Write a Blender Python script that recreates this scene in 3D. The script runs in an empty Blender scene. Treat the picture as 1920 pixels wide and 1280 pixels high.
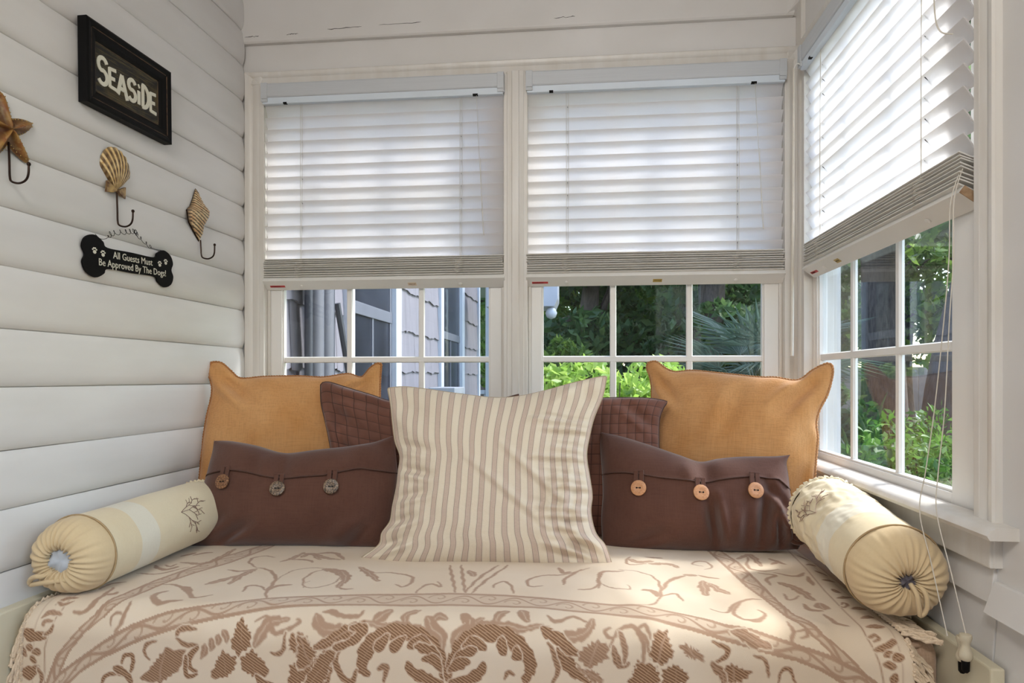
import bpy, bmesh, math, random
import numpy as np
from mathutils import Vector, Matrix, noise

random.seed(7)
rng = np.random.default_rng(7)
SC = bpy.context.scene
COL = SC.collection
PI = math.pi

def lin(r, g, b):
    f = lambda c: (c / 255 / 12.92) if c / 255 <= .04045 else ((c / 255 + .055) / 1.055) ** 2.4
    return (f(r), f(g), f(b), 1)

# ------------------------------------------------------------ camera
cam = bpy.data.cameras.new('camera')
cam.sensor_width = 36
cam.lens = 36 * 1250 / 1920
cam.shift_y = 68 / 1920
cam.clip_start = .05
camo = bpy.data.objects.new('camera', cam)
COL.objects.link(camo)
camo.location = (0, 0, 1.15)
camo.rotation_euler = (PI / 2, 0, math.atan(128 / 1250))
SC.camera = camo

# ------------------------------------------------------------ sky, sun, exposure
W = bpy.data.worlds.new('world')
SC.world = W
W.use_nodes = True
nt = W.node_tree
sky = nt.nodes.new('ShaderNodeTexSky')
sky.sky_type = 'NISHITA'
sky.sun_disc = False
sky.sun_elevation = math.radians(52)
sky.sun_rotation = math.radians(63)
sky.air_density = 1.2
sky.dust_density = 1.5
bgn = nt.nodes['Background']
nt.links.new(sky.outputs[0], bgn.inputs[0])
bgn.inputs[1].default_value = .75
sun = bpy.data.lights.new('sun', 'SUN')
sun.energy = 4.2
sun.angle = math.radians(9)
sun.color = (1, .97, .94)
suno = bpy.data.objects.new('sun', sun)
COL.objects.link(suno)
suno.rotation_euler = Vector((-.80, -.40, -.92)).to_track_quat('-Z', 'Y').to_euler()
SC.view_settings.view_transform = 'Standard'
SC.view_settings.look = 'None'
SC.view_settings.gamma = 1
SC.view_settings.use_curve_mapping = False
SC.view_settings.exposure = .1
FILL_POWER = 46

# ------------------------------------------------------------ materials
class NT:
    def __init__(self, name):
        self.m = bpy.data.materials.new(name)
        self.m.use_nodes = True
        self.t = self.m.node_tree
        self.b = self.t.nodes['Principled BSDF']
        self.out = self.t.nodes['Material Output']
    def n(self, kind, **kw):
        nd = self.t.nodes.new('ShaderNode' + kind)
        for k, v in kw.items():
            setattr(nd, k, v)
        return nd
    def l(self, a, b):
        self.t.links.new(a, b)
    def mix(self, fac, a, b, blend='MIX'):
        x = self.n('Mix', data_type='RGBA', blend_type=blend)
        for i, v in ((0, fac), (6, a), (7, b)):
            if hasattr(v, 'is_linked'):
                self.l(v, x.inputs[i])
            else:
                x.inputs[i].default_value = v
        return x.outputs[2]
    def math(self, op, a, b=0., clamp=False):
        x = self.n('Math', operation=op, use_clamp=clamp)
        for i, v in ((0, a), (1, b)):
            if hasattr(v, 'is_linked'):
                self.l(v, x.inputs[i])
            else:
                x.inputs[i].default_value = v
        return x.outputs[0]
    def ramp(self, fac, lo, hi):
        x = self.n('MapRange')
        self.l(fac, x.inputs[0])
        x.inputs[1].default_value = lo
        x.inputs[2].default_value = hi
        return x.outputs[0]
    def coord(self, which='Object', scale=(1, 1, 1)):
        c = self.n('TexCoord')
        mp = self.n('Mapping')
        mp.inputs['Scale'].default_value = scale
        self.l(c.outputs[which], mp.inputs[0])
        return mp.outputs[0]
    def noise(self, vec, scale, detail=3, rough=.5):
        x = self.n('TexNoise')
        x.inputs['Scale'].default_value = scale
        x.inputs['Detail'].default_value = detail
        x.inputs['Roughness'].default_value = rough
        self.l(vec, x.inputs['Vector'])
        return x.outputs['Fac']
    def bump(self, h, strength=.2, dist=.002):
        x = self.n('Bump')
        x.inputs['Strength'].default_value = strength
        x.inputs['Distance'].default_value = dist
        self.l(h, x.inputs['Height'])
        self.l(x.outputs[0], self.b.inputs['Normal'])

def plain(name, rgb, rough=.5, var=.06, scale=18, metal=0, bump=0, stretch=(1, 1, 1), rgb2=None, spec=.5):
    k = NT(name)
    v = k.coord('Object', stretch)
    f = k.noise(v, scale)
    c = lin(*rgb)
    d = lin(*rgb2) if rgb2 else tuple(x * (1 - var * 3) for x in c[:3]) + (1,)
    k.l(k.mix(k.ramp(f, .3, .75), c, d), k.b.inputs['Base Color'])
    k.b.inputs['Roughness'].default_value = rough
    k.b.inputs['Metallic'].default_value = metal
    k.b.inputs['Specular IOR Level'].default_value = spec
    if bump:
        k.bump(k.noise(v, scale * 4, 4), bump)
    return k.m

def weave(name, rgb, rgb2, size=450, bump=.3, rough=.9, blot=.5, sheen=.2, uv=False, grain=.8):
    """woven cloth: crossed thread waves for relief, slow blotches for colour"""
    k = NT(name)
    v = k.coord('UV' if uv else 'Object')
    big = k.noise(v, 7 if not uv else 4, 4)
    st1 = k.noise(k.coord('UV' if uv else 'Object', (14, 260, 260) if not uv else (10, 170, 1)), 1, 2)
    st2 = k.noise(k.coord('UV' if uv else 'Object', (260, 260, 14) if not uv else (170, 10, 1)), 1, 2)
    th = k.math('ADD', st1, st2)
    c = k.mix(k.math('MULTIPLY', k.ramp(big, .35, .75), blot), lin(*rgb), lin(*rgb2))
    dark = k.mix(1., c, (.80, .78, .76, 1), 'MULTIPLY')
    c = k.mix(k.math('MULTIPLY', k.ramp(th, 1.1, .75), grain), c, dark)
    k.l(c, k.b.inputs['Base Color'])
    k.b.inputs['Roughness'].default_value = rough
    k.b.inputs['Sheen Weight'].default_value = sheen
    k.b.inputs['Specular IOR Level'].default_value = .2
    k.bump(th, bump, .003)
    return k.m

M = {}
M['paint'] = plain('white_paint', (220, 218, 216), .42, .03, 3, bump=.05, rgb2=(210, 207, 203))
M['siding'] = plain('siding_paint', (224, 223, 222), .42, .03, 2.2, bump=.12, rgb2=(212, 210, 208), stretch=(1, 1, 4))
M['trim'] = plain('trim_paint', (220, 217, 212), .38, .03, 4, bump=.08, rgb2=(209, 203, 194), stretch=(6, 6, 1))
M['vinyl'] = plain('vinyl_sash', (232, 230, 226), .35, .02, 4)
M['blind'] = None
k = NT('blind_slat')
k.b.inputs['Base Color'].default_value = lin(244, 243, 242)
k.b.inputs['Roughness'].default_value = .45
tr = k.n('BsdfTranslucent'); tr.inputs[0].default_value = lin(246, 244, 244)
ms = k.n('MixShader'); ms.inputs[0].default_value = .68
k.l(k.b.outputs[0], ms.inputs[1]); k.l(tr.outputs[0], ms.inputs[2]); k.l(ms.outputs[0], k.out.inputs[0])
M['blind'] = k.m
M['blind_rail'] = plain('blind_rail', (226, 224, 219), .4, .02, 6)
M['headrail'] = plain('headrail_enamel', (214, 224, 234), .35, .02, 6)
M['cream_knob'] = plain('cream_knob', (206, 196, 172), .4, .04, 30)
M['valance'] = plain('valance', (196, 200, 204), .45, .02, 30, stretch=(.2, 4, 8))
M['stack'] = plain('blind_stack', (222, 219, 213), .5, .03, 6)
M['cord'] = plain('cord', (214, 208, 196), .7, .03, 40)
M['black'] = plain('black_paint', (9, 9, 11), .6, .1, 20, spec=.15)
M['red'] = plain('red_sticker', (205, 70, 70), .5, .05, 40)
M['gold'] = plain('gold_label', (190, 160, 85), .4, .06, 60, metal=.3)
M['crack'] = plain('paint_crack', (58, 52, 48), .9)
M['rust'] = plain('rust_stain', (178, 150, 118), .7, .12, 60, rgb2=(120, 86, 60))
# glass: thin pane, clear with a Fresnel reflection
k = NT('window_glass')
t_ = k.n('BsdfTransparent'); t_.inputs[0].default_value = (.93, .95, .95, 1)
g_ = k.n('BsdfGlossy'); g_.inputs['Roughness'].default_value = 0
geo = k.n('NewGeometry')
iorn = k.math('SUBTRACT', 1.38, k.math('MULTIPLY', geo.outputs['Backfacing'], 1.38 - 1 / 1.38))
fr = k.n('Fresnel'); k.l(iorn, fr.inputs[0])
ms = k.n('MixShader')
k.l(fr.outputs[0], ms.inputs[0]); k.l(t_.outputs[0], ms.inputs[1]); k.l(g_.outputs[0], ms.inputs[2]); k.l(ms.outputs[0], k.out.inputs[0])
M['glass'] = k.m

# ------------------------------------------------------------ mesh helpers
class MB:
    def __init__(self):
        self.v = []; self.f = []
    def add(self, vs, fs):
        o = len(self.v)
        self.v += [tuple(p) for p in vs]
        self.f += [tuple(i + o for i in q) for q in fs]
        return self
    def box(self, x0, x1, y0, y1, z0, z1, mat=None):
        vs = [(x, y, z) for z in (z0, z1) for y in (y0, y1) for x in (x0, x1)]
        if mat is not None:
            vs = [mat @ Vector(p) for p in vs]
        return self.add(vs, [(0, 2, 3, 1), (4, 5, 7, 6), (0, 1, 5, 4), (2, 6, 7, 3), (0, 4, 6, 2), (1, 3, 7, 5)])
    def prism(self, prof, a, b, axis='x'):
        """profile of (p,q) swept from a to b along axis; (p,q) = the two other axes in order"""
        n = len(prof)
        def P(t, p, q):
            return {'x': (t, p, q), 'y': (p, t, q), 'z': (p, q, t)}[axis]
        vs = [P(a, *p) for p in prof] + [P(b, *p) for p in prof]
        fs = [(i, (i + 1) % n, n + (i + 1) % n, n + i) for i in range(n)]
        fs += [tuple(range(n - 1, -1, -1)), tuple(range(n, 2 * n))]
        return self.add(vs, fs)
    def tube(self, path, r, n=8, closed=False, cap=True):
        P = [Vector(p) for p in path]
        m = len(P)
        rad = r if hasattr(r, '__len__') else [r] * m
        up = Vector((0, 0, 1)); prev = None; vs = []
        for i in range(m):
            t = (P[(i + 1) % m] - P[i - 1]) if closed else (P[min(i + 1, m - 1)] - P[max(i - 1, 0)])
            t.normalize()
            if prev is None:
                prev = t.orthogonal().normalized()
            prev = (prev - t * prev.dot(t))
            if prev.length < 1e-6:
                prev = t.orthogonal()
            prev.normalize()
            q = t.cross(prev)
            for j in range(n):
                a = 2 * PI * j / n
                vs.append(P[i] + (prev * math.cos(a) + q * math.sin(a)) * rad[i])
        fs = []
        for i in range(m if closed else m - 1):
            for j in range(n):
                a, b = i * n + j, i * n + (j + 1) % n
                c, d = ((i + 1) % m) * n + (j + 1) % n, ((i + 1) % m) * n + j
                fs.append((a, b, c, d))
        if cap and not closed:
            fs.append(tuple(range(n - 1, -1, -1)))
            fs.append(tuple((m - 1) * n + j for j in range(n)))
        return self.add(vs, fs)
    def plate(self, outline, y0, y1):
        """outline of (x,z), extruded in y"""
        n = len(outline)
        vs = [(x, y0, z) for x, z in outline] + [(x, y1, z) for x, z in outline]
        fs = [tuple(range(n)), tuple(range(2 * n - 1, n - 1, -1))]
        fs += [(i, n + i, n + (i + 1) % n, (i + 1) % n) for i in range(n)]
        return self.add(vs, fs)
    def lathe(self, prof, n=24, axis='y'):
        """prof of (r, h) around axis"""
        vs = []
        for r, h in prof:
            for j in range(n):
                a = 2 * PI * j / n
                p = (r * math.cos(a), r * math.sin(a))
                vs.append({'y': (p[0], h, p[1]), 'z': (p[0], p[1], h), 'x': (h, p[0], p[1])}[axis])
        fs = []
        for i in range(len(prof) - 1):
            for j in range(n):
                fs.append((i * n + j, i * n + (j + 1) % n, (i + 1) * n + (j + 1) % n, (i + 1) * n + j))
        fs.append(tuple(range(n))); fs.append(tuple((len(prof) - 1) * n + j for j in range(n)))
        return self.add(vs, fs)
    def mesh(self, name, bevel=0, seg=2, smooth=False):
        me = bpy.data.meshes.new(name)
        me.from_pydata(self.v, [], self.f)
        bm = bmesh.new(); bm.from_mesh(me)
        bmesh.ops.recalc_face_normals(bm, faces=bm.faces)
        if bevel:
            es = [e for e in bm.edges if len(e.link_faces) == 2 and e.calc_face_angle(0) > .5]
            bmesh.ops.bevel(bm, geom=es, offset=bevel, segments=seg, profile=.6, affect='EDGES', clamp_overlap=True)
        bm.to_mesh(me); bm.free()
        if smooth:
            me.polygons.foreach_set('use_smooth', [True] * len(me.polygons))
            if smooth != 'all':
                me.set_sharp_from_angle(angle=math.radians(40))
        me.update()
        return me
    def build(self, name, mat, parent=None, bevel=0, seg=2, smooth=False):
        return link(name, self.mesh(name, bevel, seg, smooth), mat, parent)

def link(name, me, mat=None, parent=None):
    if mat is not None:
        m = M[mat] if isinstance(mat, str) else mat
        if not me.materials:
            me.materials.append(m)
    o = bpy.data.objects.new(name, me)
    COL.objects.link(o)
    if parent:
        o.parent = parent
    return o

def tag(o, label=None, cat=None, group=None, kind=None):
    if label: o['label'] = label
    if cat: o['category'] = cat
    if group: o['group'] = group
    if kind: o['kind'] = kind
    return o

def empty(name, loc=(0, 0, 0), rot=(0, 0, 0), label=None, cat=None, group=None, kind=None):
    o = bpy.data.objects.new(name, None)
    o.empty_display_size = .05
    COL.objects.link(o)
    o.location = loc; o.rotation_euler = rot
    return tag(o, label, cat, group, kind)

def smooth_path(pts, n=8, closed=False):
    """Catmull-Rom through the points"""
    P = [Vector(p) for p in pts]; out = []; m = len(P)
    for i in range(m if closed else m - 1):
        g = (lambda j: P[j % m]) if closed else (lambda j: P[max(0, min(m - 1, j))])
        p0, p1, p2, p3 = g(i - 1), g(i), g(i + 1), g(i + 2)
        for s in range(n):
            t = s / n
            out.append(.5 * ((2 * p1) + (p2 - p0) * t + (2 * p0 - 5 * p1 + 4 * p2 - p3) * t * t + (3 * p1 - p0 - 3 * p2 + p3) * t ** 3))
    if not closed:
        out.append(P[-1])
    return out

def text_mesh(body, size, depth=.0006, sx=1.):
    cu = bpy.data.curves.new('text', 'FONT')
    cu.body = body; cu.size = size; cu.extrude = depth; cu.align_x = 'CENTER'; cu.resolution_u = 2
    o = bpy.data.objects.new('text', cu)
    COL.objects.link(o)
    dg = bpy.context.evaluated_depsgraph_get(); dg.update()
    me = bpy.data.meshes.new_from_object(o.evaluated_get(dg))
    bpy.data.objects.remove(o); bpy.data.curves.remove(cu)
    # from the XY plane to the XZ plane facing -Y
    me.transform(Matrix.Rotation(PI / 2, 4, 'X') @ Matrix.Diagonal((sx, 1, 1, 1)))
    return me

def place(me, mat, name, parent, loc, rot=(0, 0, 0)):
    o = link(name, me, mat, parent)
    o.location = loc; o.rotation_euler = rot
    return o

# ------------------------------------------------------------ room shell
# left wall frame: local x runs along the wall to the far corner, -y faces the room
LW_ROT = math.radians(90 - 1.684)
LW = Vector((-1.353, 2.57, 0))
wl = MB().box(-4.6, .02, .012, .1, -.05, 2.95).build('wall_left', 'siding')
wl.location = LW; wl.rotation_euler = (0, 0, LW_ROT)
tag(wl, 'white painted horizontal lap siding wall at the left', 'wall', kind='structure')
JOINTS = [.0, .13, .265, .40, .54, .68, .831, .973, 1.127, 1.269, 1.421, 1.563, 1.702, 1.84, 1.98, 2.12, 2.267, 2.41, 2.55, 2.69, 2.83, 2.95]
for i in range(len(JOINTS) - 1):
    z0, z1 = JOINTS[i], JOINTS[i + 1]
    h = z1 - z0
    prof = [(.02, z0), (.002, z0 + .0005), (-.002, z0 + .004), (-.0065, z0 + .014), (-.0100, z0 + .03), (-.0108, z0 + h * .45), (-.0095, z0 + h * .68),
            (-.0062, z0 + h * .84), (-.0025, z0 + h * .95), (.001, z1 - .0005), (.02, z1)]
    xs = [-4.6] + [-1.6 + 1.6 * j / 28 for j in range(29)]
    v = []; f = []; n = len(prof)
    for a in xs:
        w = noise.noise((a * 1.7, i * 3.1, .2)) * .0022
        end = max(0, 1 - abs(a) / .03) * .006
        dz = noise.noise((a * 2.3, i * 5.7, 4.2)) * .0022
        for q, (p, z) in enumerate(prof):
            k = 1 if 0 < q < n - 1 else 0
            v.append((a, p + (w + end) * k, z + (dz if q < 3 else 0)))
    for j in range(len(xs) - 1):
        for q in range(n - 1):
            f.append((j * n + q, (j + 1) * n + q, (j + 1) * n + q + 1, j * n + q + 1))
    f.append(tuple((len(xs) - 1) * n + q for q in range(n)))
    b = MB(); b.v = v; b.f = f
    b.build('board', 'siding', wl, smooth=True)

def wall(name, label, boxes, mat='paint'):
    b = MB()
    for q in boxes: b.box(*q)
    o = b.build(name, mat)
    return tag(o, label, 'wall', kind='structure')
ZS, ZT = .84, 2.328            # window opening bottom and top
wall('wall_back', 'white back wall around the two windows', [
    (-1.45, -1.276, 2.585, 2.69, -.05, 2.95), (-.288, -.211, 2.585, 2.69, ZS, ZT), (.765, .93, 2.585, 2.69, -.05, 2.95),
    (-1.276, .765, 2.585, 2.69, -.05, ZS), (-1.276, .765, 2.585, 2.69, ZT, 2.95)])
wr = wall('wall_right', 'white painted right wall around the corner window', [
    (.815, .93, 2.50, 2.585, -.05, 2.95), (.815, .93, .75, 1.445, -.05, 2.95), (.815, .93, 1.445, 2.50, -.05, ZS), (.815, .93, 1.445, 2.50, ZT, 2.95),
    (.815, .93, -2.0, .75, -.05, .85), (.815, .93, -2.0, .75, 2.3, 2.95), (.815, .93, -2.5, -2.0, -.05, 2.95), (.815, .93, -.66, -.58, .85, 2.3)])
for (y0, y1, z0, z1, p, q) in ((1.40, 2.58, .705, .785, .801, .811), (1.40, 2.58, .56, .70, .803, .8135), (.2, 1.395, .69, .752, .785, .806), (.2, 1.395, .56, .688, .803, .8135), (.2, 2.58, .42, .555, .803, .8135), (.2, 2.58, .28, .415, .803, .8135), (.2, 2.58, .14, .275, .803, .8135)):
    MB().prism([(p, z0), (q, z1), (.816, z1), (.816, z0)], y0, y1, 'y').build('board', 'paint', wr, bevel=.002)
tag(MB().box(-1.55, .93, -2.6, -2.5, -.05, 2.95).build('wall_rear', 'paint'), 'plain white wall behind the viewer', 'wall', kind='structure')
fl = MB().box(-1.55, .93, -2.6, 2.69, -.1, -.05).build('floor', plain('floor_wood', (150, 120, 92), .4, .08, 6, stretch=(1, .1, 1)))
tag(fl, 'plain wooden floor under the daybed', 'floor', kind='structure')
tag(MB().box(-1.55, .93, -2.6, 2.69, 2.95, 3.05).build('ceiling', 'paint'), 'white painted ceiling', 'ceiling', kind='structure')
# proud upper fascia over the windows, wrapping onto the right wall
tag(MB().prism([(2.59, 2.95), (2.562, 2.95), (2.562, 2.503), (2.568, 2.496), (2.59, 2.496)], -1.36, .79, 'x').build('trim_1', 'paint', bevel=.002),
    'cracked white fascia board above the back windows', 'trim', kind='structure')
tag(MB().box(.785, .82, .4, 2.54, 2.545, 2.95).build('trim_2', 'paint', bevel=.003), 'white fascia board above the right window', 'trim', kind='structure')
tag(MB().add([(.76, 2.565, 2.498), (.80, 2.53, 2.55), (.82, 2.53, 2.55), (.82, 2.59, 2.498), (.76, 2.565, 2.95), (.80, 2.53, 2.95), (.82, 2.53, 2.95), (.82, 2.59, 2.95)],
         [(0, 1, 5, 4), (0, 3, 2, 1), (1, 2, 6, 5), (2, 3, 7, 6), (0, 4, 7, 3), (4, 5, 6, 7)]).build('trim_3', 'paint'), 'chamfered corner piece joining the two fascia boards', 'trim', kind='structure')
tag(MB().box(.80, .822, 2.522, 2.586, 2.38, 2.55).build('trim_4', 'trim', bevel=.003), 'short corner batten above the casing mitre', 'trim', kind='structure')

# ------------------------------------------------------------ windows
# local frame: x to the right seen from the room, z up, +y out of doors; y=0 is the casing face
def casing_profile(w):
    """(across from the inner edge outwards, depth)"""
    return [(0, .02), (0, .004), (.006, 0), (w * .35, .002), (w * .55, .0045), (w * .62, .0005), (w * .78, -.002), (w - .004, -.003), (w, .001), (w, .02)]
def make_window(name, label, loc, rotz, x0, x1, gl, gr, muntins, lft=.077, rgt=.04, top=.055, head=None):
    w = empty(name, loc, (0, 0, rotz), label, 'window', kind='structure')
    if lft:
        MB().prism([(x0 - a, b) for a, b in casing_profile(lft)], ZS - .06, ZT + top, 'z').build('casing', 'trim', w, smooth=True)
    if rgt:
        MB().prism([(x1 + a, b) for a, b in casing_profile(rgt)], ZS - .06, ZT + top, 'z').build('casing', 'trim', w, smooth=True)
    MB().prism([(b, ZT + a) for a, b in casing_profile(top)], head[0] if head else x0 - (lft or 0), head[1] if head else x1 + (rgt or 0), 'x').build('head_casing', 'trim', w, smooth=True)
    j = MB()
    j.box(x0 - .012, x0 + .008, .0, .115, ZS, ZT); j.box(x1 - .008, x1 + .012, .0, .115, ZS, ZT)
    j.box(x0, x1, .0, .115, ZT - .006, ZT + .012)
    j.build('jamb', 'trim', w, bevel=.002)
    s = MB()
    s.box(x0 + .008, x0 + .02, .03, .10, ZS, ZT); s.box(x1 - .02, x1 - .008, .03, .10, ZS, ZT)
    s.build('stop', 'trim', w, bevel=.003)
    # sashes: lower in front, upper behind
    for (nm, zb, zt, y0, gzb, gzt, mz) in (('lower_sash', ZS + .004, 1.60, .035, .89, 1.555, 1.223), ('upper_sash', 1.57, ZT - .004, .075, 1.612, ZT - .05, 1.94)):
        sash = empty(nm); sash.parent = w
        fr = MB()
        fr.box(x0 + .02, gl, y0, y0 + .036, zb, zt); fr.box(gr, x1 - .02, y0, y0 + .036, zb, zt)
        fr.box(gl, gr, y0, y0 + .036, zb, gzb); fr.box(gl, gr, y0, y0 + .036, gzt, zt)
        fr.build('sash_frame', 'vinyl', sash, bevel=.0025)
        bead = MB()
        bead.box(gl, gl + .006, y0 + .006, y0 + .03, gzb, gzt); bead.box(gr - .006, gr, y0 + .006, y0 + .03, gzb, gzt)
        bead.box(gl, gr, y0 + .006, y0 + .03, gzb, gzb + .006); bead.box(gl, gr, y0 + .006, y0 + .03, gzt - .006, gzt)
        bead.build('glazing_bead', 'vinyl', sash, bevel=.0015)
        for mx in muntins:
            MB().prism([(mx - .0125, y0 + .018), (mx - .009, y0 + .011), (mx + .009, y0 + .011), (mx + .0125, y0 + .018), (mx + .009, y0 + .026), (mx - .009, y0 + .026)], gzb, gzt, 'z').build('muntin', 'vinyl', sash)
        MB().prism([(y0 + .018, mz - .0125), (y0 + .010, mz - .009), (y0 + .010, mz + .009), (y0 + .018, mz + .0125), (y0 + .027, mz + .009), (y0 + .027, mz - .009)], gl, gr, 'x').build('muntin', 'vinyl', sash)
        xs = [gl] + list(muntins) + [gr]
        for a in range(3):
            for (c, d) in ((gzb, mz), (mz, gzt)):
                MB().box(xs[a], xs[a + 1], y0 + .0165, y0 + .0195, c, d).build('pane', 'glass', sash)
    return w
make_window('window_1', 'white double hung window beside the siding wall, shingled house outside', (0, 2.57, 0), 0, -1.276, -.288, -1.208, -.354, (-.929, -.632), lft=.075, rgt=0, head=(-1.351, -.25))
make_window('window_2', 'white double hung window in the middle with trees outside', (0, 2.57, 0), 0, -.211, .765, -.150, .692, (.127, .4175), lft=0, rgt=.045, head=(-.25, .81))
# right window: local x = -(world y), so x0 = -2.50 is the far jamb
make_window('window_3', 'white double hung window on the right wall above the sill', (.80, 0, 0), -PI / 2, -2.50, -1.445, -2.461, -1.600, (-2.187, -1.885), lft=.055, rgt=.062)
tag(MB().prism([(-.288, 2.59), (-.288, 2.574), (-.281, 2.568), (-.265, 2.570), (-.262, 2.5665), (-.238, 2.5665), (-.235, 2.570), (-.219, 2.568), (-.211, 2.574), (-.211, 2.59)], ZS - .06, ZT + .01, 'z').build('trim_5', 'trim', smooth=True),
    'moulded white mullion post between the two back windows', 'trim', kind='structure')
# stool and apron
tag(MB().prism([(2.60, .845), (2.55, .845), (2.535, .836), (2.535, .826), (2.545, .82), (2.60, .82)], -1.345, .79, 'x').build('trim_6', 'trim', smooth=True), 'white window stool behind the cushions', 'trim', kind='structure')
st_ = MB().prism([(.83, .868), (.775, .868), (.763, .862), (.758, .853), (.763, .844), (.83, .844)], 1.333, 2.535, 'y').build('trim_7', 'trim', smooth=True)
tag(st_, 'white rounded sill board under the right window', 'trim', kind='structure')
tag(MB().box(.793, .816, 1.385, 2.56, .778, .844).build('trim_8', 'trim', bevel=.003), 'white apron board below the right sill', 'trim', kind='structure')
# the window further along the right wall, beside the viewer
w4 = empty('window_4', (.80, 0, 0), (0, 0, -PI / 2), 'plain white window further along the right wall', 'window', kind='structure')
fr = MB()
for a in (-.75, -.02 + .60, 2.0): fr.box(a - .02, a + .06, 0, .1, .85, 2.3)
fr.box(-.77, 2.06, 0, .1, .82, .88); fr.box(-.77, 2.06, 0, .1, 2.26, 2.34); fr.box(-.77, 2.06, .04, .09, 1.55, 1.6)
fr.build('sash_frame', 'vinyl', w4, bevel=.003)
MB().box(-.73, 1.98, .06, .063, .88, 2.26).build('pane', 'glass', w4)
# unseen fill lamp behind the viewer, added to brighten the room
cl = empty('fill_lamp', (-.35, -.75, 2.95), (0, 0, 0), 'unseen round fill lamp added on the ceiling behind the viewer', 'lamp')
MB().lathe([(.05, 0), (.22, -.005), (.23, -.03), (.20, -.05), (.05, -.05)], 32, 'z').build('base', 'blind_rail', cl, smooth=True)
sh = NT('fill_lamp_shade'); sh.b.inputs['Emission Color'].default_value = (1, .86, .68, 1); sh.b.inputs['Emission Strength'].default_value = 3
MB().lathe([(.19, -.05), (.185, -.08), (.14, -.11), (.02, -.125)], 32, 'z').build('shade', sh.m, cl, smooth=True)
la = bpy.data.lights.new('fill_lamp_light', 'AREA'); la.shape = 'DISK'; la.size = .9; la.energy = FILL_POWER; la.color = (1, .962, .915)
lo = bpy.data.objects.new('fill_lamp_light', la); COL.objects.link(lo); lo.parent = cl
lo.location = (0, 0, -.16); lo.rotation_euler = Vector((.12, .55, -.6)).to_track_quat('-Z', 'Y').to_euler()

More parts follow.
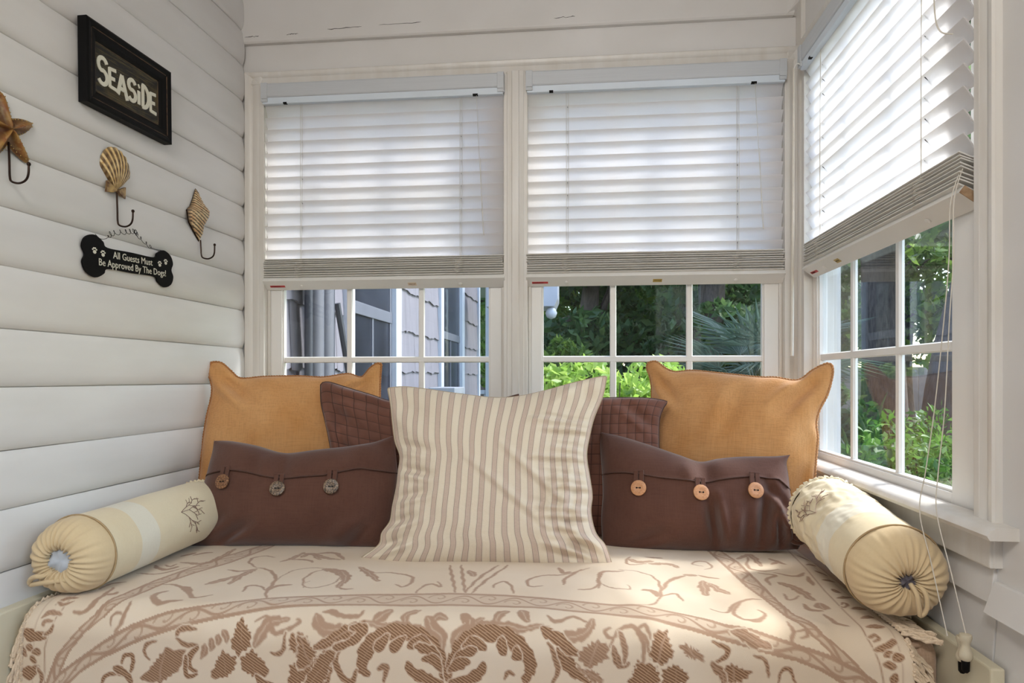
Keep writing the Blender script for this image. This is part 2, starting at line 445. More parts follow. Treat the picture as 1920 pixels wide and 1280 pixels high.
# ------------------------------------------------------------ venetian blinds
def strip(points, w):
    pass
def make_blind(label, loc, rotz, x0, x1, gold_x, gold_mat, end_rust=False, wand=False, cord_x=None):
    """local: x along, z up, -y to the room; y=0 = front of the headrail"""
    b = empty('venetian_blind', loc, (0, 0, rotz), label, 'blind', 'white venetian blinds half raised over the windows')
    L = x1 - x0
    MB().box(x0 + .004, x1 - .004, -.004, .056, 2.243, 2.316).build('headrail', 'headrail', b, bevel=.003)
    v = MB()
    v.prism([(-.008, 2.269), (-.010, 2.273), (-.010, 2.318), (-.007, 2.323), (-.003, 2.323), (-.003, 2.267)], x0 + .022, x1 - .022, 'x')
    v.build('valance', 'valance', b)
    for s, xe in ((1, x0), (-1, x1)):
        c = MB()
        a0, a1 = sorted((xe, xe + s * .026))
        c.box(a0, a1, -.0125, -.003, 2.262, 2.325); c.box(*sorted((xe, xe + s * .004)), -.012, .045, 2.255, 2.325)
        c.box(a0, a1, -.010, .0, 2.250, 2.262)
        c.build('valance_clip', 'valance', b, bevel=.0015)
    # hanging slats
    th = math.radians(60); hw = .0258; sp = .0485
    me = MB()
    prof = []
    for q in range(9):
        a = -1 + 2 * q / 8
        prof.append((a * hw, .0016 - .0022 * a * a))
    prof2 = prof + [(p, h - .0028) for p, h in reversed(prof)]
    me.prism([(p * math.cos(th) + h * math.sin(th) , -p * math.sin(th) + h * math.cos(th)) for p, h in prof2], x0 + .006, x1 - .006, 'x')
    slat = me.mesh('slat', smooth=True)
    z = 2.2235; n = 0
    while z > 1.625:
        o = link('slat', slat, 'blind', b); o.location = (0, .03, z)
        o.rotation_euler = (math.radians(random.uniform(-1.2, 1.2)), math.radians(random.uniform(-.08, .08)), 0)
        z -= sp; n += 1
    # stacked slats and bottom rail, all tipped with the room edge up
    t2 = math.radians(36)
    me = MB(); me.box(x0 + .004, x1 - .004, -hw, hw, -.0015, .0015, Matrix.Rotation(-math.radians(24), 4, 'X'))
    st = me.mesh('stacked_slat', .0006, 1)
    for q in range(9):
        o = link('stacked_slat', st, 'stack', b)
        o.location = (random.uniform(-.004, .004), .03 + random.uniform(-.003, .003), 1.547 + .0086 * q + random.uniform(-.0012, .0012))
        o.rotation_euler = (math.radians(random.uniform(-3, 3)), math.radians(random.uniform(-.06, .06)), 0)
    m = Matrix.Translation((0, .03, 1.528)) @ Matrix.Rotation(-t2, 4, 'X')
    MB().box(x0, x1, -.027, .027, -.009, .009, m).build('bottom_rail', 'blind_rail', b, bevel=.002)
    under = lambda x, p, off=.0004: (m @ Vector((x, p, -.009 - off)))
    rotu = (-t2 + PI / 2, 0, 0)
    # stickers lie on the tipped under face of the rail
    def sticker(nm, mat, xa, w, h, p, off=.0004):
        c = under(xa, p, off)
        return MB().box(xa, xa + w, p - h / 2, p + h / 2, -.009 - off - .0004, -.009, m).build(nm, mat, b)
    sticker('warning_sticker', 'red', x0 + .022, .062, .010, .004)
    tm = text_mesh('WARNING', .009, .0001, .9); tm.transform(Matrix.Rotation(-PI / 2, 4, 'X'))
    # text: lay in rail plane, reading from below
    def on_under(me, x, p):
        o = link('lettering', me, 'black', b)
        # rail-plane basis seen from below and in front: right = +x, up = towards the room edge
        o.matrix_local = m @ Matrix.Translation((x, p, -.0102)) @ Matrix(((1, 0, 0, 0), (0, -1, 0, 0), (0, 0, -1, 0), (0, 0, 0, 1)))
        return o
    on_under(tm, x0 + .046, .007)
    g = MB().box(gold_x - .017, gold_x + .017, -.007, .009, -.0099, -.009, m).build('maker_label', gold_mat, b)
    gm = text_mesh('PRESTIGE', .0062, .0001, 1.0); gm.transform(Matrix.Rotation(-PI / 2, 4, 'X'))
    on_under(gm, gold_x, .003)
    for xc in (x0 + .155, x1 - .175):
        ctr = m @ Vector((xc, .004, -.009))
        MB().lathe([(.0075, 0), (.0075, .0025), (.005, .0045), (.001, .005)], 14, 'z').build('cord_plug', 'blind_rail', b, smooth=True).matrix_local = m @ Matrix.Translation((xc, .004, -.009)) @ Matrix.Rotation(PI, 4, 'X')
        # ladder strings
        ld = MB()
        ld.tube([(xc, .013, 2.25), (xc, .012, 1.9), (xc, .013, 1.60)], .0008, 5)
        ld.tube([(xc + .003, .046, 2.25), (xc + .003, .046, 1.60)], .0008, 5)
        ld.tube([(xc + .008, .012, 2.25), (xc + .009, .0075, 1.9), (xc + .006, .008, 1.61)], .0007, 5)
        ld.build('ladder_cord', 'cord', b)
        # slack loops bunched against the stack
        lp = MB()
        for q in range(7):
            zc = 1.552 + .0085 * q; yy = .004 - .001 * q
            wd = .013 + .006 * random.random()
            off = random.uniform(-.006, .006)
            lp.tube(smooth_path([(xc - wd + off, yy + .008, zc + .004), (xc - wd * .6 + off, yy - .004, zc - .002), (xc + off, yy - .006, zc + random.uniform(-.002, .003)), (xc + wd * .7 + off, yy - .004, zc + .003), (xc + wd + off, yy + .008, zc + .007)], 4), .0008, 5)
        lp.build('slack_cord', 'cord', b)
        rt = MB()
        for q in range(n):
            zz = 2.2235 - sp * q
            rt.tube([(xc + .004, .018, zz + .017), (xc + .010, .045, zz - .012)], .0011, 5)
        rt.build('route_hole', 'black', b)
    if cord_x is not None:
        lc = MB()
        zb = 1.70
        lc.tube(smooth_path([(cord_x, -.002, 2.25), (cord_x + .012, -.004, 2.0), (cord_x + .028, -.004, zb + .05), (cord_x + .030, -.004, zb), (cord_x + .024, -.004, zb + .06), (cord_x + .016, -.003, 2.0)], 6), .0009, 5)
        lc.build('lift_cord', 'cord', b)
        MB().box(cord_x - .014, cord_x + .006, -.0048, .006, 2.2415, 2.248).build('cord_lock', 'black', b)
    MB().box(x0 + .09, x0 + .105, -.0048, .006, 2.2415, 2.248).build('tilt_gear', 'black', b)
    if end_rust:
        MB().box(x1 - .001, x1 + .0012, -.027, .027, -.009, .009, m).build('rail_end_cap', 'rust', b, bevel=.0005)
    return b
bl = make_blind('half raised white venetian blind next to the siding wall', (0, 2.553, 0), 0, -1.268, -.292, -.66, plain('pale_label', (226, 204, 180), .5, .08, 80), cord_x=-.40)
bm_ = make_blind('half raised white venetian blind in the middle, above the green trees', (0, 2.553, 0), 0, -.208, .757, .292, 'gold', cord_x=.645)
brt = make_blind('half raised white venetian blind on the right wall, with rust-stained rail end', (.783, 0, 0), -PI / 2, -2.47, -1.478, -2.20, 'gold', end_rust=True)
PULL_A = [(-1.495, .02, 1.60), (-1.480, -.012, 1.52), (-1.468, -.022, 1.40), (-1.472, -.030, 1.27), (-1.50, -.035, 1.08), (-1.515, -.045, .95), (-1.53, -.050, .86), (-1.47, -.055, .76), (-1.42, -.05, .632)]
PULL_B = [(-1.490, .02, 1.60), (-1.472, -.010, 1.52), (-1.455, -.020, 1.40), (-1.455, -.028, 1.27), (-1.46, -.035, 1.08), (-1.465, -.045, .95), (-1.46, -.050, .87), (-1.405, -.05, .76), (-1.375, -.04, .655)]
# tilt wand and long pull cords of the right blind
wd = MB(); wd.tube([(-2.452, -.03, 2.245), (-2.455, -.032, 1.7), (-2.46, -.034, 1.228)], [.0035, .005, .0062], 8)
wd.build('tilt_wand', 'cord', brt, smooth=True)
MB().tube(smooth_path([(-2.45, .004, 2.25), (-2.45, -.02, 2.262), (-2.452, -.03, 2.24)], 5), .002, 6).build('wand_hook', 'blind_rail', brt)
c = MB().tube(smooth_path([(-1.555, .02, 2.25), (-1.55, -.008, 2.05), (-1.548, -.01, 1.95), (-1.53, -.008, 1.90), (-1.515, .01, 1.885)], 8), .0016, 6)
c.build('lift_cord', 'cord', brt, smooth=True)
c = MB().tube(smooth_path(PULL_A, 8), .0011, 6)
c.build('pull_cord', 'cord', brt, smooth=True)
c = MB().tube(smooth_path(PULL_B, 8), .0011, 6)
c.build('pull_cord', 'cord', brt, smooth=True)
def tassel(x, y, zt, name='cord_tassel'):
    t = MB().lathe([(.003, 0), (.0105, -.002), (.0115, -.008), (.008, -.018), (.0075, -.026), (.012, -.038), (.0125, -.046), (.008, -.052)], 16, 'z')
    o = t.build(name, 'cream_knob', brt, smooth=True); o.location = (x, y, zt)
    o2 = MB().lathe([(.007, -.05), (.0075, -.054), (.007, -.072), (.004, -.076)], 12, 'z').build('tassel_end', 'black', brt, smooth=True); o2.location = (x, y, zt)
for (x0_, x1_, z_, sd) in ((-1.345, -1.285, 2.520, 1), (-1.17, -1.12, 2.522, 2), (-1.0, -.86, 2.535, 3), (-.79, -.62, 2.540, 4), (-.1, -.02, 2.53, 5)):
    n_ = 9; pts_ = [(x0_ + (x1_ - x0_) * i / n_, 2.5615, z_ + .004 * noise.noise((i * .9, sd * 7.1, 0)) + .003 * i / n_) for i in range(n_ + 1)]
    MB().tube(pts_, [.0003] + [.0012 * random.uniform(.4, 1.2) for i in range(n_ - 1)] + [.0003], 4).build('paint_crack', 'crack', bpy.data.objects['trim_1'])
tassel(-1.375, -.04, .655); tassel(-1.42, -.022, .635)

# ------------------------------------------------------------ things on the siding wall
def lw_thing(name, a, z, label, cat, group=None, off=.0105):
    """an Empty on the face of the left wall; a = distance along the wall from the far corner"""
    e = Vector((math.cos(LW_ROT), math.sin(LW_ROT), 0)); nrm = Vector((math.sin(LW_ROT), -math.cos(LW_ROT), 0))
    return empty(name, LW + e * a + nrm * off + Vector((0, 0, z)), (0, 0, LW_ROT), label, cat, group)

def ribbon(pts, w, y0, y1, mb):
    P = [Vector((p[0], p[1])) for p in pts]; L = []; R = []
    for i, p in enumerate(P):
        t = P[min(i + 1, len(P) - 1)] - P[max(i - 1, 0)]
        t.normalize(); nn = Vector((-t.y, t.x)) * w / 2
        L.append(p + nn); R.append(p - nn)
    for i in range(len(P) - 1):
        q = [L[i], L[i + 1], R[i + 1], R[i]]
        vs = [(x, y, z) for y in (y0, y1) for x, z in q]
        mb.add(vs, [(0, 1, 2, 3), (7, 6, 5, 4), (0, 4, 5, 1), (1, 5, 6, 2), (2, 6, 7, 3), (3, 7, 4, 0)])

k = NT('worn_black_frame')
v = k.coord('Object', (3, 3, 3))
f1 = k.noise(v, 9, 5, .7); f2 = k.noise(k.coord('Object', (8, 8, 60)), 3, 4)
k.l(k.mix(k.ramp(f1, .68, .76), lin(8, 8, 9), lin(96, 70, 46)), k.b.inputs['Base Color'])
k.b.inputs['Roughness'].default_value = .55; k.b.inputs['Specular IOR Level'].default_value = .15
M['frame_black'] = k.m
k = NT('weathered_panel')
f2 = k.noise(k.coord('Object', (5, 5, 70)), 4, 6, .65); f3 = k.noise(k.coord('Object', (1, 1, 1)), 11, 3)
c_ = k.mix(k.ramp(f2, .48, .66), lin(14, 14, 14), lin(92, 82, 50))
c_ = k.mix(k.math('MULTIPLY', k.ramp(f3, .5, .72), .7), c_, lin(96, 80, 38))
k.l(c_, k.b.inputs['Base Color']); k.b.inputs['Roughness'].default_value = .6; k.bump(f2, .4)
M['panel_worn'] = k.m
M['sign_white'] = plain('sign_white', (226, 224, 208), .6, .03, 40)
M['edge_wear'] = plain('edge_wear', (120, 92, 66), .7, .1, 60, rgb2=(40, 30, 24))

sg = lw_thing('wall_sign', -.698, 2.025, 'black framed wooden sign reading SEASIDE hung on the siding', 'sign')
sg.rotation_euler = (0, math.radians(-1.0), LW_ROT)
SW, SH, FW = .181, .117, .049
MB().box(-SW + .02, SW - .02, -.016, -.002, -SH + .02, SH - .02).build('panel', 'panel_worn', sg)
def moulding(ax, sgn):
    p = [(0, -.003), (0, -.030), (.006, -.033), (.016, -.031), (.020, -.027), (.036, -.025), (.042, -.021), (FW, -.0145), (FW, -.003)]
    b = MB()
    for d, y in p: pass
    n = len(p); vs = []
    for e in (-1, 1):
        for d, y in p:
            if ax == 'x': vs.append((e * (SW - d), y, sgn * (SH - d)))
            else: vs.append((sgn * (SW - d), y, e * (SH - d)))
    b.add(vs, [(i, (i + 1) % n, n + (i + 1) % n, n + i) for i in range(n)] + [tuple(range(n)), tuple(range(2 * n - 1, n - 1, -1))])
    o = b.build('frame_moulding', 'frame_black', sg)
    e = MB()
    for d, y in ((.0195, -.0278), (.0475, -.0158)):
        q = []
        for s_ in (-.97, .97):
            q.append((s_ * (SW - d), y, sgn * (SH - d)) if ax == 'x' else (sgn * (SW - d), y, s_ * (SH - d)))
        e.tube(q, .0011, 5)
    e.build('worn_edge', 'edge_wear', o)
for ax in 'xz':
    for s_ in (-1, 1): moulding(ax, s_)
def arc(cx, cz, rx, rz, a0, a1, n=10):
    return [(cx + rx * math.cos(math.radians(a0 + (a1 - a0) * i / n)), cz + rz * math.sin(math.radians(a0 + (a1 - a0) * i / n))) for i in range(n + 1)]
GL = {  # glyphs in a unit box, list of strokes
 'S': [arc(.5, .74, .40, .25, 20, 250, 12) + arc(.5, .26, .42, .26, 85, -150, 12)],
 'E': [[(.15, 0), (.12, 1)], [(.1, .95), (.9, 1.0)], [(.12, .5), (.75, .52)], [(.12, .05), (.95, .02)]],
 'A': [[(.05, 0), (.45, 1.02)], [(.45, 1.02), (.98, -.08)], [(.2, .34), (.78, .32)]],
 'i': [[(.5, 0), (.5, .68)], [(.4, .9), (.62, .94)]],
 'D': [[(.15, 0), (.15, 1)], [(.05, .98)] + arc(.2, .49, .72, .5, 88, -88, 12) + [(.08, .0)]]}
x = -.128
for ch, w, h, dz in (('S', .042, .074, -.006), ('E', .033, .056, -.004), ('A', .042, .06, -.010), ('S', .036, .062, -.006), ('i', .02, .060, -.006), ('D', .034, .066, -.006), ('E', .032, .060, -.008)):
    b = MB()
    for q, s_ in enumerate(GL[ch]):
        ribbon([(x + p[0] * w, -.045 + dz + .012 + p[1] * h) for p in s_], .0118 if ch != 'E' else .0102, -.0182 - .0002 * q, -.0158, b)
    b.build('letter', 'sign_white', sg)
    x += w + (.002 if ch != 'i' else .003)

M['bronze'] = plain('bronze_wire', (52, 34, 24), .35, .1, 30, metal=.7, rgb2=(28, 18, 14))
def hook_wire(t, x, z0, z1, out=.058, zend=None):
    zend = zend if zend is not None else z1 + .045
    P = [(x, -.006, z0), (x, -.008, (z0 + z1) / 2), (x, -.009, z1 + .018), (x, -.014, z1 + .005), (x, -.012 - out * .36, z1), (x, -out * .85, z1 + .006), (x, -out * .98, z1 + .02), (x, -out, zend)]
    o = MB().tube(smooth_path(P, 5), .0026, 8).build('hook', 'bronze', t, smooth=True)
    MB().lathe([(.001, -.0048), (.0035, -.0035), (.0048, 0), (.0035, .0035), (.001, .0048)], 10, 'z').build('ball_tip', 'bronze', o, smooth='all').location = (x, -out, zend)
def shell_mat(name, cols, wave_scale, direction='Z', dist=2., rough=.35):
    k = NT(name)
    f = k.noise(k.coord('Object'), 45, 3)
    c = k.mix(k.ramp(f, .35, .65), lin(*cols[0]), lin(*cols[1]))
    f2 = k.noise(k.coord('Object'), 90, 3)
    c = k.mix(k.ramp(f2, .5, .7), c, lin(*cols[2]))
    a = k.n('Attribute'); a.attribute_name = 'tone'
    c = k.mix(a.outputs['Fac'], c, lin(*cols[3]))
    k.l(c, k.b.inputs['Base Color']); k.b.inputs['Roughness'].default_value = rough
    return k.m
def set_tone(o, vals):
    at = o.data.attributes.new('tone', 'FLOAT', 'POINT'); at.data.foreach_set('value', vals)

# starfish
t = lw_thing('starfish_hook', -1.101, 1.747, 'bronze starfish wall hook at the left edge', 'hook', 'sea creature hooks on the siding')
nA, nR = 60, 9
vs = [(0, -.022, 0)]; tone = [.2]
for i in range(nA):
    a = 2 * PI * i / nA
    ph = ((a - math.radians(100)) % (2 * PI / 5)) / (2 * PI / 5); d = min(ph, 1 - ph) * 2
    R = .036 + .058 * (1 - d) ** 1.5
    for r in range(1, nR + 1):
        q = r / nR
        ridge = math.exp(-(d / .22) ** 2)
        h = .003 + (.019 * (1 - q) ** .8) * (.35 + .65 * ridge) + .005 * ridge * (1 - q ** 6)
        if r == nR: h = 0
        vs.append((R * q * math.cos(a), -h, R * q * math.sin(a)))
        tone.append(.75 * (1 - ridge) * (1 if q < .9 else .2) + .25 * (q > .8))
fs = []
for i in range(nA):
    j = (i + 1) % nA
    fs.append((0, 1 + i * nR, 1 + j * nR))
    for r in range(nR - 1):
        fs.append((1 + i * nR + r, 1 + i * nR + r + 1, 1 + j * nR + r + 1, 1 + j * nR + r))
b = MB(); b.v = vs; b.f = fs
o = b.build('starfish', shell_mat('starfish_glaze', ((168, 128, 68), (132, 66, 32), (190, 160, 100), (62, 28, 16)), 1), t, smooth='all'); set_tone(o, tone)
bd = MB()
for i in range(nA * 2):
    p = vs[1 + (i // 2) * nR + nR - 2]; 
    if i % 2 == 0: bd.lathe([(.0004, -.0012), (.0018, 0), (.0004, .0012)], 5, 'y'); bd.v[-15:] = [(a + p[0], c + p[1] - .001, d + p[2]) for a, c, d in bd.v[-15:]]
bd.build('edge_beads', 'gold', t)
hook_wire(t, .004, -.03, -.130, .060, -.085)

# scallop
t = lw_thing('scallop_hook', -.735, 1.757, 'ribbed golden brown scallop shell hook above the bone sign', 'hook', 'sea creature hooks on the siding')
nU, nV = 72, 16
vs = []; tone = []
for j in range(nV + 1):
    q = j / nV
    for i in range(nU + 1):
        u = -1 + 2 * i / nU; ang = u * math.radians(78)
        R = .128 * (math.cos(ang * .62) ** .8) * (.9 + .1 * math.cos(ang))
        xx = R * q * math.sin(ang * .62) * .98; zz = -.058 + R * q * math.cos(ang * .62)
        rib = math.cos(u * PI * 9.5)
        h = .022 * (1 - (2 * q - 1) ** 2 * .85) * math.cos(u * PI / 2) ** .5 + .0022 * rib * q * (1 - u * u) if 0 < abs(u) < 1 or abs(u) < 1 else 0
        vs.append((xx, -max(h, 0), zz)); tone.append((.0 if rib > .2 else .95) * (.55 + .45 * abs(math.sin(q * 34))))
fs = [(j * (nU + 1) + i, j * (nU + 1) + i + 1, (j + 1) * (nU + 1) + i + 1, (j + 1) * (nU + 1) + i) for j in range(nV) for i in range(nU)]
b = MB(); b.v = vs; b.f = fs
o = b.build('shell', shell_mat('scallop_glaze', ((226, 200, 146), (196, 158, 96), (232, 210, 164), (66, 36, 16)), 1), t, smooth='all'); set_tone(o, tone)
for s_ in (-1, 1):
    b = MB().add([(0, -.010, -.056), (s_ * .036, -.008, -.036), (s_ * .040, -.004, -.070), (s_ * .018, -.010, -.066), (0, 0, -.056), (s_ * .036, 0, -.036), (s_ * .040, 0, -.070), (s_ * .018, 0, -.066)],
        [(0, 1, 2, 3), (4, 7, 6, 5), (0, 4, 5, 1), (1, 5, 6, 2), (2, 6, 7, 3), (3, 7, 4, 0)])
    b.build('hinge_ear', plain('shell_ear', (84, 50, 26), .4, .1, 60, rgb2=(190, 160, 104)), t)
hook_wire(t, .0, -.062, -.163)

# whelk
t = lw_thing('whelk_hook', -.330, 1.73, 'striped spiral whelk shell hook nearest the window', 'hook', 'sea creature hooks on the siding')
OUT = [(-.012, .086), (-.030, .045), (-.045, .015), (-.062, .0), (-.052, -.04), (-.03, -.062), (.006, -.094), (.022, -.062), (.024, -.035), (.052, .006), (.056, .024), (.028, .046), (.006, .076)]
# left and right edge as functions of height
Lx = sorted([(p[1], p[0]) for p in OUT[:7]]); Rx = sorted([(OUT[0][1], OUT[0][0])] + [(p[1], p[0]) for p in OUT[6:]])
nU, nV = 20, 110
vs = []; tone = []
for j in range(nV + 1):
    z = -.094 + .180 * j / nV
    l = np.interp(z, [p[0] for p in Lx], [p[1] for p in Lx]); r = np.interp(z, [p[0] for p in Rx], [p[1] for p in Rx])
    for i in range(nU + 1):
        u = -1 + 2 * i / nU; xx = (l + r) / 2 + (r - l) / 2 * u
        zz = z - (1 - u * u) * .004 - u * .004
        w = math.sin((z + xx * .18 - .22 * xx * xx / .06) * 2 * PI / .0105)
        h = (r - l) * .30 * math.sqrt(max(0, 1 - u * u)) + .0013 * w * (1 - u ** 4)
        vs.append((xx, -max(h, 0) - .001, zz)); tone.append(.9 if w < -.15 else (.9 if abs(u) > .9 else 0))
fs = [(j * (nU + 1) + i, j * (nU + 1) + i + 1, (j + 1) * (nU + 1) + i + 1, (j + 1) * (nU + 1) + i) for j in range(nV) for i in range(nU)]
b = MB(); b.v = vs; b.f = fs
o = b.build('shell', shell_mat('whelk_glaze', ((230, 208, 166), (200, 154, 108), (224, 200, 156), (40, 22, 16)), 1), t, smooth='all'); set_tone(o, tone)
MB().plate([(p[0] * 1.05, p[1] * 1.02) for p in OUT], -.002, 0).build('back_plate', 'bronze', t)
hook_wire(t, .010, -.09, -.157, .060, -.108)

# bone sign
t = lw_thing('bone_sign', -.672, 1.499, 'black bone shaped sign with white dog joke lettering and paw prints', 'sign', off=.0125)
t.rotation_euler = (0, math.radians(-2.4), LW_ROT)
H = [(.0, .031), (.10, .0305), (.117, .046), (.15, .060), (.184, .048), (.197, .022), (.188, 0)]
full = H + [(x, -z) for x, z in reversed(H[:-1])] + [(-x, -z) for x, z in H[1:]] + [(-x, z) for x, z in reversed(H[1:-1])]
sm = [(p.x, p.y) for p in smooth_path([(x, z, 0) for x, z in full], 5, closed=True)]
MB().plate(sm, -.006, 0).build('bone_board', 'black', t, bevel=.0008, seg=1)
for txt, x, z in (('All Guests Must', .006, .003), ('Be Approved By The Dogs!', .010, -.024)):
    place(text_mesh(txt, .029, .0003, .92), 'sign_white', 'lettering', t, (x, -.0064, z))
for px_, pz_ in ((-.152, .014), (-.120, .010), (.128, .012), (.158, .022)):
    p = MB()
    for (cx, cz, r) in ((0, -.002, .0038), (-.0052, .003, .0017), (-.002, .0058, .0018), (.002, .0058, .0018), (.0052, .003, .0017)):
        p.plate([(px_ + (cx + r * 1.2 * math.cos(a_ * PI / 6)) * 1.35, pz_ + (cz + r * math.sin(a_ * PI / 6)) * 1.35) for a_ in range(12)], -.0066, -.0058)
    p.build('paw_print', 'sign_white', t)
base = smooth_path([(-.145, 0, .062), (-.125, 0, .052), (-.10, 0, .058), (-.08, 0, .075), (-.02, 0, .090), (-.005, -.018, .093), (.03, 0, .088), (.085, 0, .062), (.105, 0, .058), (.14, 0, .058)], 26)
pts = []
n_ = len(base)
for i, p in enumerate(base):
    u = i / n_; amp = .0075 if .28 < u < .8 else (.0075 * max(0, 1 - abs(u - .54) / .34) if .2 < u < .88 else 0)
    a_ = i * .62
    pts.append((p.x + amp * math.cos(a_) * .8, p.y - .004 + amp * .3 * math.sin(a_), p.z + amp * math.sin(a_)))
MB().tube(pts, .0008, 5).build('hanging_wire', 'black', t)

# ------------------------------------------------------------ daybed and mattress
M['cream_wood'] = plain('cream_painted_wood', (216, 208, 182), .4, .04, 5, bump=.06, stretch=(1, .2, 1))
M['mattress'] = weave('mattress_cover', (190, 162, 138), (176, 148, 124), blot=.5, bump=.15)
db = empty('daybed', (-.28, 1.95, -.05), (0, 0, 0), 'cream painted wooden daybed frame around the mattress', 'daybed')
L0 = db.location
def dbox(nm, x0, x1, y0, y1, z0, z1, bev=.004):
    o = MB().box(x0 - L0.x, x1 - L0.x, y0 - L0.y, y1 - L0.y, z0 - L0.z, z1 - L0.z).build(nm, 'cream_wood', db, bevel=bev); return o
dbox('side_panel', .772, .798, 1.346, 2.50, .12, .60)
dbox('side_panel', -1.378, -1.345, 1.30, 2.45, .12, .60)
dbox('front_rail', -1.345, .772, 1.50, 1.53, .14, .34)
dbox('back_rail', -1.345, .772, 2.47, 2.50, .14, .40)
for j in range(8): dbox('slat', -1.345, .772, 1.56 + j * .11, 1.63 + j * .11, .30, .318, .002)
for x_ in (-1.37, .775):
    for y_ in (1.36, 2.43): dbox('leg', x_, x_ + .022, y_, y_ + .05, -.05, .125)
mt = empty('mattress', (-.28, 1.95, .32), (0, 0, 0), 'tan covered mattress under the damask throw', 'mattress')
mb = MB().box(-1.335 + .28, .768 + .28, 1.505 - 1.95, 2.465 - 1.95, 0, .268)
mb.build('cover', 'mattress', mt, bevel=.045, seg=5, smooth=True)
pp = []
for i in range(64):
    a_ = 2 * PI * i / 64
    cx, cy = math.cos(a_), math.sin(a_)
    rx, ry, rc = 1.0515 - .012, .480 - .018, .07
    sx, sy = (1 if cx > 0 else -1), (1 if cy > 0 else -1)
    pp.append((sx * (rx - rc) + rc * cx, sy * (ry - rc) + rc * cy + .016, .258))
MB().tube(pp, .006, 8, closed=True).build('piping', 'mattress', mt, smooth=True)

# ------------------------------------------------------------ damask throw
YF, RR, ZB = 1.46, .07, .608
def throw_pt(s):
    top = 2.5 - (YF + RR)
    s = np.asarray(s, float)
    a = np.clip((s - top) / RR, 0, PI / 2)
    y = np.where(s < top, 2.5 - s, YF + RR - RR * np.sin(a))
    z = np.where(s < top, ZB, np.where(s < top + RR * PI / 2, ZB - RR + RR * np.cos(a), ZB - RR - (s - top - RR * PI / 2)))
    nyv = -np.sin(a); nzv = np.cos(a)
    return y, z, nyv, nzv
XL, XR = -1.318, .688
xs = np.linspace(XL, XR, 721)
ss = np.concatenate([np.linspace(0, .36, 14)[:-1], np.linspace(.36, 1.30, 340)])
X, S_ = np.meshgrid(xs, ss)
A_UP = [(-1.318,1.235),(-1.241,1.19),(-1.219,1.16),(-1.164,1.12),(-1.106,1.08),(-1.045,1.046),(-0.97,1.013),(-0.855,0.979),(-0.763,0.939),(-0.69,0.919),(-0.512,0.88),(-0.325,0.853),(-0.182,0.853),(-0.088,0.865),(0.004,0.883),(0.091,0.902),(0.172,0.918),(0.247,0.957),(0.317,0.994),(0.389,1.01),(0.459,1.031),(0.527,1.053),(0.579,1.076),(0.614,1.1),(.69,1.16)]
A_LO = [(-1.318,1.29),(-1.196,1.188),(-1.164,1.158),(-1.106,1.122),(-1.017,1.08),(-0.941,1.054),(-0.852,1.031),(-0.731,1.005),(-0.66,0.99),(-0.484,0.966),(-0.307,0.948),(-0.172,0.947),(-0.039,0.959),(0.047,0.97),(0.087,0.978),(0.163,0.996),(0.238,1.013),(0.311,1.034),(0.382,1.052),(0.454,1.067),(0.508,1.087),(0.543,1.107),(.69,1.22)]
BL_O = [(-1.028,0.40),(-1.028,0.457),(-1.079,0.58),(-1.109,0.715),(-1.13,0.834),(-1.137,0.949),(-1.15,1.029),(-1.187,1.071),(-1.232,1.123),(-1.255,1.187),(-1.27,1.3)]
BL_I = [(-.972,0.40),(-0.978,0.474),(-1.017,0.642),(-1.06,0.753),(-1.085,0.853),(-1.092,0.971),(-1.118,1.032),(-1.16,1.07),(-1.196,1.113),(-1.215,1.155),(-1.23,1.3)]
BR_O = [(0.43,.3),(0.434,0.362),(0.462,0.499),(0.469,0.669),(0.474,0.825),(0.487,0.932),(0.518,1.013),(0.563,1.052),(0.611,1.104),(.66,1.3)]
BR_I = [(0.385,.3),(0.392,0.388),(0.409,0.56),(0.422,0.735),(0.442,0.828),(0.462,0.946),(0.492,1.014),(0.534,1.063),(0.575,1.105),(.61,1.3)]
LN_L = [(-1.253,0.3),(-1.253,0.503),(-1.258,0.694),(-1.253,0.846),(-1.245,0.96),(-1.238,1.018),(-1.248,1.061),(-1.26,1.107),(-1.257,1.187),(-1.257,1.3)]
LN_R = [(0.648,.3),(0.644,0.341),(0.634,0.537),(0.615,0.743),(0.608,0.898),(0.607,1.01),(0.622,1.067),(0.628,1.1),(.635,1.3)]
